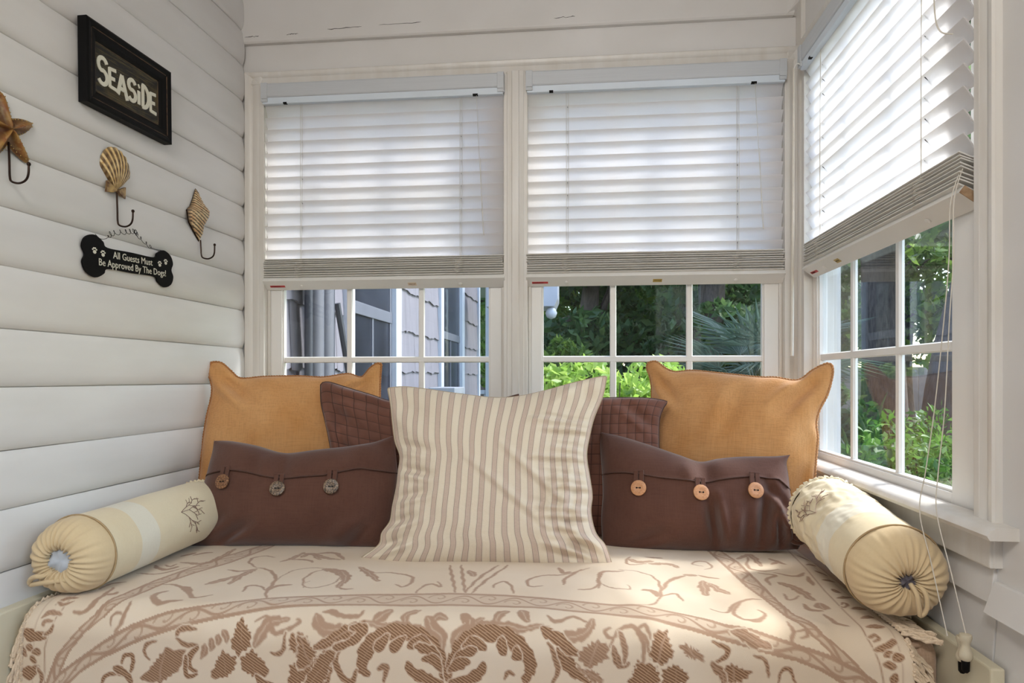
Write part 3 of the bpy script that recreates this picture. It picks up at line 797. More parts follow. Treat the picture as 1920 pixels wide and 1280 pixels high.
MOTIFS = [
(0,1,0.0159,[-1.162,0.657,-1.09,0.658,-1.079,0.58,-1.085,0.496]),
(0,1,0.0103,[-1.202,0.593,-1.191,0.575,-1.181,0.553]),
(0,1,0.0112,[-1.171,0.579,-1.154,0.55,-1.134,0.544]),
(0,1,0.0117,[-1.217,0.699,-1.166,0.735,-1.145,0.701]),
(0,1,0.0065,[-1.216,0.777,-1.152,0.771,-1.115,0.698]),
(0,1,0.0065,[-1.192,0.687,-1.165,0.703,-1.167,0.675]),
(0,1,0.0121,[-1.039,0.912,-1.048,0.941,-1.029,0.978,-1.006,0.991,-0.986,0.979,-0.961,0.972]),
(0,1,0.0093,[-1.084,0.859,-1.042,0.862,-0.981,0.913,-0.944,0.951,-0.912,0.927]),
(0,1,0.0112,[-1.033,0.869,-1.002,0.88,-0.981,0.906]),
(0,1,0.0075,[-0.763,0.939,-0.789,0.887,-0.813,0.785,-0.853,0.723,-0.889,0.692,-0.918,0.686]),
(0,1,0.0159,[-0.91,0.703,-0.923,0.747,-0.917,0.834]),
(0,1,0.0084,[-0.914,0.695,-0.948,0.72,-0.987,0.711]),
(0,1,0.0149,[-0.929,0.756,-0.954,0.803,-0.977,0.84]),
(0,1,0.0065,[-0.847,0.893,-0.859,0.851,-0.835,0.841,-0.792,0.88]),
(0,1,0.0121,[-0.792,0.88,-0.783,0.84,-0.751,0.825]),
(0,1,0.0037,[-0.809,0.784,-0.801,0.701,-0.737,0.668,-0.674,0.697]),
(0,1,0.0065,[-0.923,0.678,-0.963,0.636,-0.979,0.589,-0.953,0.563,-0.917,0.573]),
(0,1,0.0131,[-0.876,0.618,-0.857,0.577,-0.85,0.515]),
(0,1,0.014,[-0.851,0.526,-0.809,0.532,-0.761,0.567,-0.711,0.582]),
(0,1,0.0037,[-0.717,0.791,-0.721,0.825,-0.683,0.85,-0.649,0.814,-0.647,0.752,-0.679,0.697]),
(0,1,0.0187,[-0.72,0.684,-0.679,0.697,-0.65,0.736]),
(0,1,0.0093,[-0.853,0.596,-0.811,0.592,-0.779,0.617]),
(0,1,0.0056,[-1.093,1.049,-1.102,1.036,-1.094,1.025,-1.076,1.026]),
(0,1,0.0075,[-1.075,0.996,-1.071,1.017,-1.068,1.043,-1.081,1.063]),
(0,1,0.0103,[-1.205,1.022,-1.182,1.023,-1.171,1.003,-1.176,0.961,-1.193,0.899]),
(0,1,0.0093,[-1.176,0.954,-1.159,0.945,-1.159,0.932]),
(1,2,0,[-0.784,1.02,-0.771,1.032,-0.761,1.044,-0.745,1.058,-0.748,1.082,-0.78,1.106,-0.799,1.076,-0.792,1.049]),
(1,2,0,[-0.782,1.108,-0.816,1.093,-0.834,1.122,-0.855,1.162,-0.803,1.156,-0.786,1.137]),
(1,2,0,[-0.776,1.11,-0.743,1.084,-0.718,1.109,-0.699,1.143,-0.739,1.153,-0.769,1.132]),
(1,1.5,0,[-1.022,1.168,-0.986,1.127,-0.96,1.095,-0.903,1.097,-0.925,1.147,-0.973,1.178,-1.017,1.18]),
(1,1.6,0,[-0.657,1.051,-0.633,1.045,-0.591,1.084,-0.633,1.104,-0.659,1.083]),
(1,2,0,[-0.654,1.119,-0.587,1.095,-0.6,1.141,-0.629,1.162,-0.663,1.163]),
(0,1.5,0.0103,[-0.929,1.074,-0.927,1.057,-0.907,1.049,-0.887,1.05]),
(0,1.5,0.0103,[-0.929,1.073,-0.907,1.086,-0.877,1.087]),
(0,2,0.0112,[-0.877,1.091,-0.899,1.113,-0.903,1.134,-0.881,1.147]),
(0,2,0.0093,[-0.881,1.153,-0.903,1.158,-0.912,1.142,-0.907,1.113]),
(0,1.2,0.014,[-0.873,1.114,-0.863,1.098,-0.86,1.083]),
(0,1.2,0.014,[-0.849,1.097,-0.844,1.083,-0.845,1.07]),
(0,1.2,0.014,[-0.831,1.083,-0.828,1.072,-0.83,1.062]),
(0,1.2,0.014,[-0.81,1.076,-0.811,1.064,-0.818,1.053]),
(0,1,0.0187,[-0.739,1.078,-0.721,1.048,-0.709,1.03,-0.672,1.024]),
(0,1,0.0075,[-0.747,1.031,-0.729,1.021,-0.709,1.03,-0.695,1.053,-0.667,1.046,-0.642,1.027,-0.651,1.023]),
(0,1.5,0.0075,[-0.699,1.094,-0.684,1.095,-0.669,1.079,-0.669,1.052]),
(0,1.5,0.0075,[-0.999,1.123,-1.01,1.105,-1.004,1.088,-0.98,1.078]),
(0,2,0.0075,[-1.111,1.182,-1.102,1.163,-1.079,1.158,-1.053,1.174]),
(0,2,0.0084,[-1.066,1.133,-1.061,1.116,-1.044,1.115,-1.037,1.131,-1.046,1.156]),
(0,2,0.0159,[-1.084,1.142,-1.066,1.153,-1.044,1.179]),
(0,1,0.0187,[-0.61,1.008,-0.592,1.037,-0.562,1.042,-0.543,1.034]),
(0,1,0.0112,[-0.59,1.001,-0.569,1,-0.55,1.01]),
(0,2,0.0205,[-0.596,1.08,-0.563,1.067,-0.541,1.047]),
(0,2,0.028,[-0.554,1.078,-0.571,1.111,-0.575,1.159]),
(0,2,0.0121,[-0.735,1.147,-0.722,1.158,-0.697,1.163]),
(0,2,0.0233,[-1.311,1.069,-1.292,1.079,-1.26,1.08]),
(0,1.5,0.0084,[-1.264,1.078,-1.249,1.069,-1.245,1.057]),
(0,1.6,0.0168,[-1.305,1.101,-1.294,1.111]),
(0,1.6,0.0168,[-1.287,1.119,-1.273,1.116]),
(0,1.6,0.014,[-1.305,1.126,-1.317,1.114,-1.319,1.131]),
(0,1.6,0.0112,[-1.292,1.129,-1.285,1.142]),
(0,2,0.0233,[-1.317,1.164,-1.296,1.166,-1.276,1.152]),
(0,1.5,0.0084,[-1.276,1.152,-1.264,1.171,-1.269,1.191]),
(0,1.2,0.0112,[-1.279,1.038,-1.264,1.025,-1.232,1.032]),
(0,1.2,0.0093,[-1.266,1.056,-1.267,1.046,-1.248,1.047]),
(0,1.2,0.0103,[-1.263,1.005,-1.251,0.984,-1.228,0.978]),
(0,1.2,0.0084,[-1.263,0.999,-1.245,1.004,-1.229,0.994]),
(0,1,0.0084,[-1.219,0.917,-1.222,0.873,-1.196,0.855]),
(0,2,0.0307,[-0.301,1.14,-0.309,1.092,-0.332,1.06,-0.377,1.04,-0.421,1.04,-0.458,1.057,-0.481,1.087,-0.488,1.117,-0.478,1.132]),
(0,2,0.0307,[-0.295,1.14,-0.282,1.091,-0.255,1.053,-0.214,1.034,-0.163,1.04,-0.124,1.068,-0.107,1.1,-0.12,1.13]),
(0,2,0.0198,[-0.433,1.048,-0.448,1.069,-0.452,1.077]),
(0,2,0.0198,[-0.393,1.049,-0.411,1.067,-0.418,1.076]),
(0,2,0.0198,[-0.331,1.068,-0.358,1.057,-0.381,1.072]),
(0,2,0.0198,[-0.312,1.092,-0.336,1.074,-0.366,1.07]),
(0,2,0.0198,[-0.308,1.118,-0.327,1.097,-0.346,1.096]),
(0,2,0.0198,[-0.171,1.046,-0.173,1.062,-0.168,1.072]),
(0,2,0.0198,[-0.141,1.061,-0.137,1.077,-0.141,1.081]),
(0,2,0.0198,[-0.259,1.065,-0.234,1.055,-0.208,1.064]),
(0,2,0.0198,[-0.28,1.099,-0.259,1.082,-0.229,1.07]),
(0,2,0.0198,[-0.289,1.121,-0.267,1.103,-0.248,1.096]),
(0,2,0.0228,[-0.308,1.147,-0.34,1.14,-0.37,1.129,-0.383,1.108]),
(0,2,0.0228,[-0.289,1.146,-0.25,1.138,-0.221,1.12,-0.214,1.101]),
(0,1,0.0218,[-0.304,1.071,-0.312,1.044,-0.334,1.026,-0.349,1.002]),
(0,1,0.0149,[-0.337,1.02,-0.323,0.998,-0.303,1.003]),
(0,1,0.0218,[-0.28,1.066,-0.269,1.038,-0.245,1.025,-0.253,1]),
(0,1,0.0129,[-0.264,1.012,-0.263,0.995,-0.251,1]),
(0,1,0.0149,[-0.245,1.025,-0.234,1.013,-0.219,1.002]),
(0,1.7,0.0228,[-0.598,1.077,-0.558,1.063,-0.522,1.04,-0.491,1.021]),
(0,1,0.0149,[-0.495,1.021,-0.454,1.028,-0.415,1.025,-0.375,1.028,-0.342,1.041,-0.315,1.064]),
(0,1,0.0198,[-0.608,1.011,-0.585,1.038,-0.539,1.042]),
(0,1,0.0089,[-0.595,1.002,-0.564,1.001,-0.538,1.011,-0.508,1.007,-0.503,0.992]),
(0,1,0.0179,[-0.469,1.02,-0.455,1.004,-0.438,0.984]),
(0,1,0.0149,[-0.393,1.022,-0.399,0.996,-0.372,0.979]),
(0,1.7,0.0228,[-0.037,1.057,-0.054,1.038,-0.084,1.021]),
(0,1,0.0149,[-0.084,1.018,-0.13,1.024,-0.173,1.017,-0.224,1.02,-0.257,1.038,-0.276,1.062]),
(0,1,0.0198,[0.025,0.992,0.016,1.023,-0.021,1.037,-0.05,1.038]),
(0,1,0.0079,[-0.073,0.991,-0.064,1.002,-0.043,1.001,-0.017,0.987,0.012,0.999]),
(0,1,0.0179,[-0.115,1.005,-0.129,0.987,-0.135,0.969]),
(0,1,0.0149,[-0.191,1.013,-0.181,0.983,-0.165,0.972]),
(0,1.7,0.0119,[-0.532,1.064,-0.547,1.098,-0.538,1.136,-0.509,1.148,-0.5,1.122]),
(1,1.6,0,[-0.641,1.048,-0.611,1.069,-0.589,1.087,-0.611,1.118,-0.638,1.132]),
(1,2,0,[-0.589,1.095,-0.542,1.072,-0.564,1.129,-0.58,1.16,-0.624,1.162]),
(0,2,0.0198,[-0.518,1.035,-0.492,1.034,-0.506,1.059,-0.553,1.077]),
(1,2,0,[0.101,1.122,0.125,1.076,0.164,1.084,0.172,1.125]),
(0,2,0.0248,[-0.046,1.053,-0.021,1.097,0.04,1.13]),
(0,2,0.0218,[-0.084,1.023,-0.05,1.042,-0.004,1.071]),
(1,1.3,0,[-0.004,1.063,0.037,1.039,0.065,1.049,0.061,1.077,0.02,1.099,-0.009,1.079]),
(1,1.3,0,[-0.009,1.092,0.028,1.1,0.061,1.13,0.028,1.131]),
(0,1,0.0079,[0.065,1.053,0.082,1.02,0.116,1.009,0.139,1.035,0.15,1.069]),
(0,1,0.006,[0.082,1.033,0.061,1.034,0.054,1.021,0.066,1.012]),
(0,1.5,0.0099,[-0.071,1.05,-0.054,1.077,-0.05,1.106,-0.062,1.135]),
(0,1.5,0.0119,[-0.452,1.122,-0.435,1.115,-0.437,1.149]),
(0,1.5,0.0089,[-0.166,1.132,-0.16,1.117,-0.145,1.121]),
(0,1.5,0.0149,[0.073,1.053,0.081,1.084,0.105,1.085]),
(0,1,0.0069,[-0.373,0.614,-0.311,0.852]),
(0,1,0.0069,[-0.34,0.611,-0.288,0.849]),
(0,1,0.0069,[-0.288,0.849,-0.269,0.721,-0.232,0.606]),
(0,1,0.0069,[-0.271,0.851,-0.246,0.736,-0.205,0.603]),
(0,1,0.0169,[-0.307,0.664,-0.285,0.714]),
(0,1,0.0179,[-0.626,0.65,-0.584,0.701,-0.535,0.773]),
(0,1,0.0069,[-0.574,0.7,-0.515,0.698,-0.453,0.731,-0.444,0.789,-0.456,0.818,-0.481,0.8]),
(0,1,0.005,[-0.709,0.847,-0.74,0.769,-0.732,0.698,-0.686,0.675]),
(0,1,0.0198,[-0.723,0.679,-0.669,0.692,-0.628,0.758,-0.622,0.839]),
(0,1,0.0069,[-0.622,0.839,-0.6,0.852,-0.577,0.846]),
(0,1,0.0064,[-0.41,0.862,-0.404,0.808,-0.383,0.79,-0.356,0.811,-0.373,0.769]),
(0,1,0.0064,[-0.222,0.805,-0.219,0.773,-0.199,0.751,-0.175,0.793,-0.167,0.844]),
(0,1,0.0064,[-0.098,0.777,-0.129,0.785,-0.139,0.741,-0.107,0.696,-0.046,0.681,0.026,0.621]),
(0,1,0.0109,[-0.059,0.62,-0.047,0.664,-0.026,0.653]),
(0,1,0.0079,[-0.044,0.764,-0.036,0.706,0.005,0.632]),
(0,1,0.0089,[0.048,0.785,0.056,0.671,0.119,0.629]),
(0,1,0.004,[0.053,0.754,0.09,0.799,0.126,0.792,0.121,0.755]),
(0,1,0.0069,[-0.005,0.798,0.033,0.787,0.049,0.738]),
(0,1,0.004,[0.151,0.626,0.197,0.673,0.202,0.769,0.185,0.872,0.159,0.903]),
(0,1,0.0119,[0.156,0.789,0.179,0.794,0.188,0.823]),
(0,1,0.0149,[-0.836,0.571,-0.82,0.526,-0.772,0.586]),
(0,1,0.0119,[-0.802,0.525,-0.755,0.509,-0.699,0.578]),
(0,1,0.0149,[0.138,0.513,0.168,0.539,0.207,0.535]),
(0,1,0.0159,[0.466,0.461,0.512,0.417,0.514,0.531]),
(0,1,0.0075,[0.502,0.438,0.474,0.544,0.501,0.581,0.554,0.562]),
(0,1,0.0112,[0.56,0.451,0.589,0.509]),
(0,1,0.0112,[0.549,0.509,0.578,0.478]),
(0,1,0.0093,[0.49,0.603,0.527,0.624,0.497,0.659,0.489,0.713]),
(0,1,0.0093,[0.534,0.598,0.582,0.626,0.615,0.59]),
(0,1,0.0215,[0.518,0.687,0.548,0.736,0.561,0.816]),
(0,1,0.0065,[0.506,0.782,0.499,0.82,0.518,0.818,0.535,0.792]),
(0,1,0.0112,[0.529,0.851,0.533,0.887,0.556,0.891]),
(0,1,0.0215,[0.569,0.841,0.564,0.878]),
(0,1,0.0093,[0.555,0.914,0.561,0.963,0.58,0.976]),
(0,1,0.0103,[0.611,0.623,0.601,0.701]),
(0,1,0.0042,[0.107,0.617,0.169,0.636,0.204,0.704,0.201,0.813,0.174,0.894,0.131,0.91]),
(0,1,0.0084,[0.206,0.785,0.238,0.693,0.282,0.649]),
(0,1,0.014,[0.283,0.64,0.311,0.646]),
(0,1,0.0084,[0.32,0.645,0.367,0.672]),
(0,1,0.0205,[0.321,0.692,0.312,0.795]),
(0,1,0.0168,[0.336,0.714,0.351,0.77,0.368,0.796]),
(0,1,0.0121,[0.16,0.783,0.187,0.801,0.187,0.835]),
(0,1,0.0065,[0.198,0.834,0.236,0.81,0.245,0.864]),
(0,1,0.0056,[0.347,0.548,0.32,0.533,0.34,0.503,0.369,0.509,0.37,0.564,0.348,0.583]),
(0,1,0.014,[0.192,0.489,0.24,0.484]),
(0,1,0.0149,[0.196,0.554,0.256,0.557,0.275,0.582]),
(0,1,0.0065,[0.15,0.493,0.133,0.524,0.14,0.564,0.186,0.555]),
(0,1,0.0075,[0.304,0.905,0.331,0.928,0.363,0.874,0.41,0.832,0.436,0.829]),
(0,1,0.0084,[0.383,0.86,0.353,0.911,0.358,0.966,0.393,0.966,0.418,0.934,0.412,0.905]),
(0,1,0.007,[0.457,0.968,0.458,1.002,0.449,1.024,0.461,1.039]),
(0,1,0.0056,[0.461,1.004,0.483,1.001,0.486,1.015,0.47,1.02]),
(0,1,0.0093,[0.412,0.951,0.386,0.975,0.362,0.967]),
(1,1.6,0,[0.147,1.069,0.159,1.02,0.189,1.013,0.2,1.066,0.174,1.086]),
(1,2,0,[0.1,1.124,0.125,1.081,0.153,1.078,0.172,1.106,0.168,1.125,0.104,1.128]),
(1,2,0,[0.174,1.092,0.207,1.079,0.232,1.107,0.228,1.122,0.174,1.124]),
(1,1.3,0,[0.205,1.049,0.224,1.039,0.253,1.052,0.271,1.077,0.241,1.072]),
(1,1.6,0,[0.293,1.089,0.322,1.076,0.368,1.093,0.344,1.116,0.293,1.119]),
(0,1.6,0.0103,[0.286,1.036,0.309,1.045,0.31,1.062,0.282,1.075]),
(0,1.5,0.0065,[0.365,1.058,0.392,1.071,0.394,1.098]),
(0,1.6,0.007,[0.417,1.113,0.419,1.091,0.434,1.083,0.446,1.093,0.452,1.111]),
(0,1.3,0.0112,[0.084,1.023,0.095,1.045,0.094,1.082]),
(0,1,0.0065,[0.125,1.015,0.143,1.005,0.15,1.036]),
(0,1,0.0075,[0.123,1.013,0.136,1.051,0.136,1.08]),
(0,1.5,0.0159,[0.278,1.074,0.297,1.096,0.304,1.118]),
(0,1.3,0.0233,[0.329,1.013,0.364,1.028,0.398,1.041]),
(0,1.7,0.014,[0.657,0.402,0.681,0.439]),
(0,1.7,0.014,[0.648,0.508,0.68,0.486]),
(0,1.7,0.014,[0.655,0.56,0.673,0.592]),
(0,1.7,0.014,[0.643,0.652,0.674,0.64]),
(0,1.7,0.014,[0.638,0.727,0.646,0.754]),
(0,1.7,0.014,[0.626,0.796,0.666,0.779]),
(0,1.7,0.014,[0.634,0.871,0.668,0.855]),
(0,1.7,0.014,[0.631,0.929,0.659,0.915]),
(0,1.7,0.014,[0.621,0.981,0.659,0.969]),
(0,1.7,0.014,[0.616,1.036,0.642,1.031,0.665,1.015]),
(0,1.7,0.014,[0.635,1.049,0.65,1.045]),
(0,1.7,0.014,[0.648,1.056,0.667,1.045]),
(0,1.7,0.014,[0.629,1.067,0.65,1.068]),
(0,1.7,0.014,[0.646,1.102,0.653,1.084]),
(0,1.4,0.0065,[0.617,0.842,0.628,0.828,0.63,0.845,0.617,0.863,0.612,0.855]),
(0,1.4,0.0065,[0.612,1.013,0.626,1.004,0.629,1.013,0.617,1.019]),
]
Xw = X + .0016 * np.sin(S_ * 110 + X * 70) + .0006 * np.sin(S_ * 420 + X * 90); Sw = S_ + .0016 * np.sin(X * 100 + S_ * 60) + .0006 * np.sin(X * 390 + S_ * 33)
tone = np.zeros_like(X)
def sstep(d, e=.0016):
    return np.clip(.5 - d / (2 * e), 0, 1)
def interp_band(pts, q):      # pts of (x, s): s as a function of x
    return np.interp(q, [p[0] for p in pts], [p[1] for p in pts])
# arch band with a running scroll
su = interp_band(A_UP, X); sl = interp_band(A_LO, X); hh = sl - su
vv = (S_ - su) / hh
ins = (vv > 0) & (vv < 1)
edge = np.minimum(np.abs(vv - .09), np.abs(vv - .91)) * hh
ph = X * 2 * PI / .125
wv = np.abs(vv - (.5 + .26 * np.sin(ph))) * hh * .8
cyc = (X / .0625) % 1; row = np.where(np.floor(X / .0625) % 2 == 0, .38, .62)
rad = np.sqrt(((cyc - .5) * .0625) ** 2 + ((vv - row) * hh) ** 2)
spir = np.abs(rad - (.0125 - .004 * np.arctan2((vv - row), cyc - .5)))
t_in = np.maximum.reduce([np.full_like(X, .32), sstep(edge - .006), 1. * sstep(wv - .0036), .9 * sstep(spir - .003)])
tone = np.where(ins, t_in, tone)
# side bands
for o_, i_ in ((BL_O, BL_I), (BR_O, BR_I)):
    xo = np.interp(S_, [p[1] for p in o_], [p[0] for p in o_]); xi = np.interp(S_, [p[1] for p in i_], [p[0] for p in i_])
    w_ = xi - xo; v_ = (X - xo) / w_
    inside = (v_ > 0) & (v_ < 1) & ~ins & (vv < .5)
    ed = np.minimum(np.abs(v_ - .1), np.abs(v_ - .9)) * np.abs(w_)
    wv2 = np.abs(v_ - (.5 + .28 * np.sin(S_ * 2 * PI / .13))) * np.abs(w_) * .7
    cy = (S_ / .065) % 1; rw = np.where(np.floor(S_ / .065) % 2 == 0, .36, .64)
    sp = np.abs(np.sqrt(((cy - .5) * .065) ** 2 + ((v_ - rw) * w_) ** 2) - .009)
    t2_ = np.maximum.reduce([np.full_like(X, .4), sstep(ed - .005), 1. * sstep(wv2 - .0034), .9 * sstep(sp - .0028)])
    tone = np.where(inside, t2_, tone)
for ln in (LN_L, LN_R):
    xl_ = np.interp(S_, [p[1] for p in ln], [p[0] for p in ln])
    tone = np.maximum(tone, 1.1 * sstep(np.abs(X - xl_) - .0016))
tone = np.maximum(tone, .5 * sstep(np.abs(X - XL - .03) - .0016)); tone = np.maximum(tone, .5 * sstep(np.abs(X - XR + .022) - .0016))
for kind, tn, wd_, flat in MOTIFS:
    P = np.array(flat).reshape(-1, 2)
    if kind == 0:
        P = np.array([(p.x, p.y) for p in smooth_path([(a, b_, 0) for a, b_ in P], 5)])
    pad = .02 + wd_
    i0, i1 = np.searchsorted(ss, P[:, 1].min() - pad), np.searchsorted(ss, P[:, 1].max() + pad)
    j0, j1 = np.searchsorted(xs, P[:, 0].min() - pad), np.searchsorted(xs, P[:, 0].max() + pad)
    if i1 <= i0 or j1 <= j0: continue
    gx, gs = Xw[i0:i1, j0:j1], Sw[i0:i1, j0:j1]
    if kind == 0:
        best = np.full(gx.shape, 9.); cl_ = np.full(gx.shape, 9.)
        m_ = len(P); plen = np.hypot(*np.diff(P, axis=0).T).sum()
        for q in range(m_ - 1):
            d = P[q + 1] - P[q]; L2 = max(d @ d, 1e-9)
            u = np.clip(((gx - P[q, 0]) * d[0] + (gs - P[q, 1]) * d[1]) / L2, 0, 1)
            U = (q + u) / (m_ - 1)
            w_ = wd_ * ((.18 if tn > 1.1 else .26) + (.40 if tn > 1.1 else .46) * np.sin(np.pi * np.clip(U * .9 + .05, 0, 1)))
            if wd_ > .013: w_ = w_ * (.74 + .42 * ((U * plen / .026) % 1))
            dist = np.hypot(gx - P[q, 0] - u * d[0], gs - P[q, 1] - u * d[1])
            cl_ = np.minimum(cl_, dist)
            best = np.minimum(best, dist - w_)
        val = tn * sstep(best)
        sd = best
        if wd_ > .013: val = val * (1 - .6 * sstep(cl_ - .0008))
    else:
        inside = np.zeros(gx.shape, bool); best = np.full(gx.shape, 9.)
        cen = P.mean(0)
        ang = np.arctan2(gs - cen[1], gx - cen[0])
        ser = .0055 * (2 * np.abs((ang * 2.9 / PI * 2.2) % 1 - .5))
        for q in range(len(P)):
            a_, b_ = P[q], P[(q + 1) % len(P)]
            cond = ((a_[1] > gs) != (b_[1] > gs)) & (gx < (b_[0] - a_[0]) * (gs - a_[1]) / (b_[1] - a_[1] + 1e-12) + a_[0])
            inside ^= cond
            d = b_ - a_; L2 = max(d @ d, 1e-9)
            u = np.clip(((gx - a_[0]) * d[0] + (gs - a_[1]) * d[1]) / L2, 0, 1)
            best = np.minimum(best, np.hypot(gx - a_[0] - u * d[0], gs - a_[1] - u * d[1]))
        sd = np.where(inside, -best, best) + ser - .001
        val = tn * sstep(sd)
        tip = P[np.argmin(P[:, 1])] ; dv = cen - tip; dv = dv / (np.linalg.norm(dv) + 1e-9)
        ax_ = np.abs((gx - cen[0]) * dv[1] - (gs - cen[1]) * dv[0])
        val = val * (1 - .5 * sstep(ax_ - .0012) * (sd < -.004))
    if tn >= 1.2: tone[i0:i1, j0:j1] *= 1 - sstep(sd - .0032)
    tone[i0:i1, j0:j1] = np.maximum(tone[i0:i1, j0:j1], val)
Y, Z, NY, NZ = throw_pt(S_)
dis = np.zeros_like(X)
for (fx, fs_, am, phx) in ((3.1, 2.3, .0032, .4), (7.3, 4.9, .0016, 1.7), (14, 6, .0008, 2.9)):
    dis += am * np.sin(X * fx + 1.3 * np.sin(S_ * fs_ + phx)) * np.sin(S_ * fs_ * 1.3 + phx + .6 * np.sin(X * fx * .7))
for (xa, sa, xb, sb, wd_, am) in ((.05, .62, .16, 1.02, .03, .006), (.16, 1.02, .20, 1.25, .03, .008), (.27, .70, .36, 1.0, .035, -.005), (.33, .95, .46, 1.25, .035, .007), (-.10, .95, -.05, 1.25, .05, .005), (.50, .95, .58, 1.28, .025, .008),
                                  (-1.05, .95, -1.14, 1.25, .03, .007), (-.72, 1.0, -.8, 1.28, .06, .005), (-.40, 1.0, -.42, 1.28, .05, -.004), (.12, .45, .30, .60, .03, .004)):
    d = np.array((xb - xa, sb - sa)); L2 = d @ d
    u = np.clip(((X - xa) * d[0] + (S_ - sa) * d[1]) / L2, 0, 1)
    dd = np.hypot(X - xa - u * d[0], S_ - sa - u * d[1])
    dis += am * np.exp(-(dd / wd_) ** 2) * np.sin(PI * np.clip(.1 + .9 * u, 0, 1)) ** .5
hang = np.clip((S_ - 1.03) / .25, 0, 1)
dis += hang * .010 * np.sin(X * 9 + .7) 
dis = dis + .004
edge_d = np.minimum(X - XL, XR - X)
Zd = np.where(edge_d < .05, -.012 * (1 - edge_d / .05) ** 2, 0) * NZ
Yv = Y + NY * dis; Zv = Z + NZ * dis + Zd
co = np.stack([X + .28, Yv - 1.95, Zv - .6], -1).reshape(-1, 3)
nr, nc = X.shape
idx = np.arange(nr * nc).reshape(nr, nc)
quads = np.stack([idx[:-1, :-1], idx[1:, :-1], idx[1:, 1:], idx[:-1, 1:]], -1).reshape(-1, 4)
me = bpy.data.meshes.new('throw_cloth')
me.vertices.add(len(co)); me.vertices.foreach_set('co', co.ravel())
me.loops.add(quads.size); me.loops.foreach_set('vertex_index', quads.ravel().astype(np.int32))
me.polygons.add(len(quads)); me.polygons.foreach_set('loop_start', (np.arange(len(quads)) * 4).astype(np.int32))
me.polygons.foreach_set('use_smooth', np.ones(len(quads), bool))
me.update(calc_edges=True)
at = me.attributes.new('tone', 'FLOAT', 'POINT'); at.data.foreach_set('value', tone.ravel().astype(np.float32))
uvl = me.uv_layers.new(name='uv')
uv = np.stack([X, S_], -1).reshape(-1, 2)[quads.ravel()]
uvl.data.foreach_set('uv', uv.ravel().astype(np.float32))
k = NT('damask')
a = k.n('Attribute'); a.attribute_name = 'tone'
tn = a.outputs['Fac']
u = k.coord('UV')
fine = k.noise(k.coord('UV', (900, 900, 1)), 1, 2); big = k.noise(u, 3, 3)
base = k.mix(k.ramp(big, .35, .7), lin(228, 212, 190), lin(218, 198, 172))
tan = k.mix(k.ramp(fine, .35, .65), lin(184, 153, 128), lin(168, 136, 112))
wvn = k.n('TexWave'); wvn.wave_type = 'BANDS'; wvn.bands_direction = 'DIAGONAL'; wvn.inputs['Scale'].default_value = 58; wvn.inputs['Distortion'].default_value = 1.2; wvn.inputs['Detail'].default_value = 1
k.l(k.coord('UV', (1, -1.6, 1)), wvn.inputs['Vector'])
dark = k.mix(k.ramp(wvn.outputs['Fac'], .62, .80), lin(134, 100, 74), lin(186, 152, 120))
c_ = k.mix(k.math('MINIMUM', tn, 1.), base, tan)
c_ = k.mix(k.ramp(tn, 1.05, 1.6), c_, dark)
k.l(c_, k.b.inputs['Base Color'])
k.b.inputs['Roughness'].default_value = .85; k.b.inputs['Sheen Weight'].default_value = .15; k.b.inputs['Specular IOR Level'].default_value = .25
hgt = k.math('ADD', k.math('MULTIPLY', fine, .6), k.math('MULTIPLY', k.math('MINIMUM', tn, 1.), -.5))
k.bump(hgt, .35, .0025)
th_ = empty('throw_blanket', (-.28, 1.95, .6), (0, 0, 0), 'cream damask throw with tan leaf scrolls and fringe, spread over the mattress', 'blanket')
link('cloth', me, k.m, th_)
M['fringe'] = weave('fringe_yarn', (228, 208, 182), (214, 190, 160), blot=.6, bump=.2)
tv = []
for q in range(4):
    L = .066 + .008 * q; pth = []
    for i in range(9):
        u_ = i / 8
        pth.append((L * u_, .004 * math.sin(u_ * 5 + q * 1.7) * u_, .003 * math.sin(u_ * 7 + q) * u_ + .004))
    t_ = MB()
    for s_ in (0, PI):
        t_.tube([(p[0], p[1] + .0026 * math.sin(i * 1.4 + s_), p[2] + .0026 * math.cos(i * 1.4 + s_)) for i, p in enumerate(pth)], [.0033] * 8 + [.0045], 6)
    tv.append(t_.mesh('tassel', smooth=True))
for side, xe in ((1, XR), (-1, XL)):
    s0, s1 = (.76, 1.30) if side > 0 else (.80, 1.30)
    n_ = int((s1 - s0) / .0135)
    for i in range(n_):
        s = s0 + (s1 - s0) * (i + random.uniform(-.25, .25)) / n_
        y, z, ny, nz = [float(q) for q in throw_pt(s)]
        o = link('tassel', tv[i % 4], 'fringe', th_)
        fallz = .42 + .5 * (1 - nz) + random.uniform(-.15, .15)
        yaw = random.uniform(-.35, .2)
        dirv = Vector((side * math.cos(yaw), ny * .3 + math.sin(yaw) * nz * .8, -fallz * (1 if nz < .9 else .25))).normalized()
        if nz > .9: dirv = Vector((side, (-.9 if side > 0 else -.3) + random.uniform(-.45, .45), -.12 if side > 0 else -1.3)).normalized()
        else: dirv = Vector((side * (.55 if side > 0 else .3), random.uniform(-.12, .05), -.83 + random.uniform(-.1, .1))).normalized()
        upv = Vector((0, ny, nz)); upv = (upv - dirv * upv.dot(dirv)).normalized()
        M3 = Matrix((dirv, upv.cross(dirv), upv)).transposed()
        o.matrix_local = Matrix.Translation((xe - .002 * side + .28, y + ny * .002 - 1.95, z + nz * -.006 - .6)) @ M3.to_4x4()

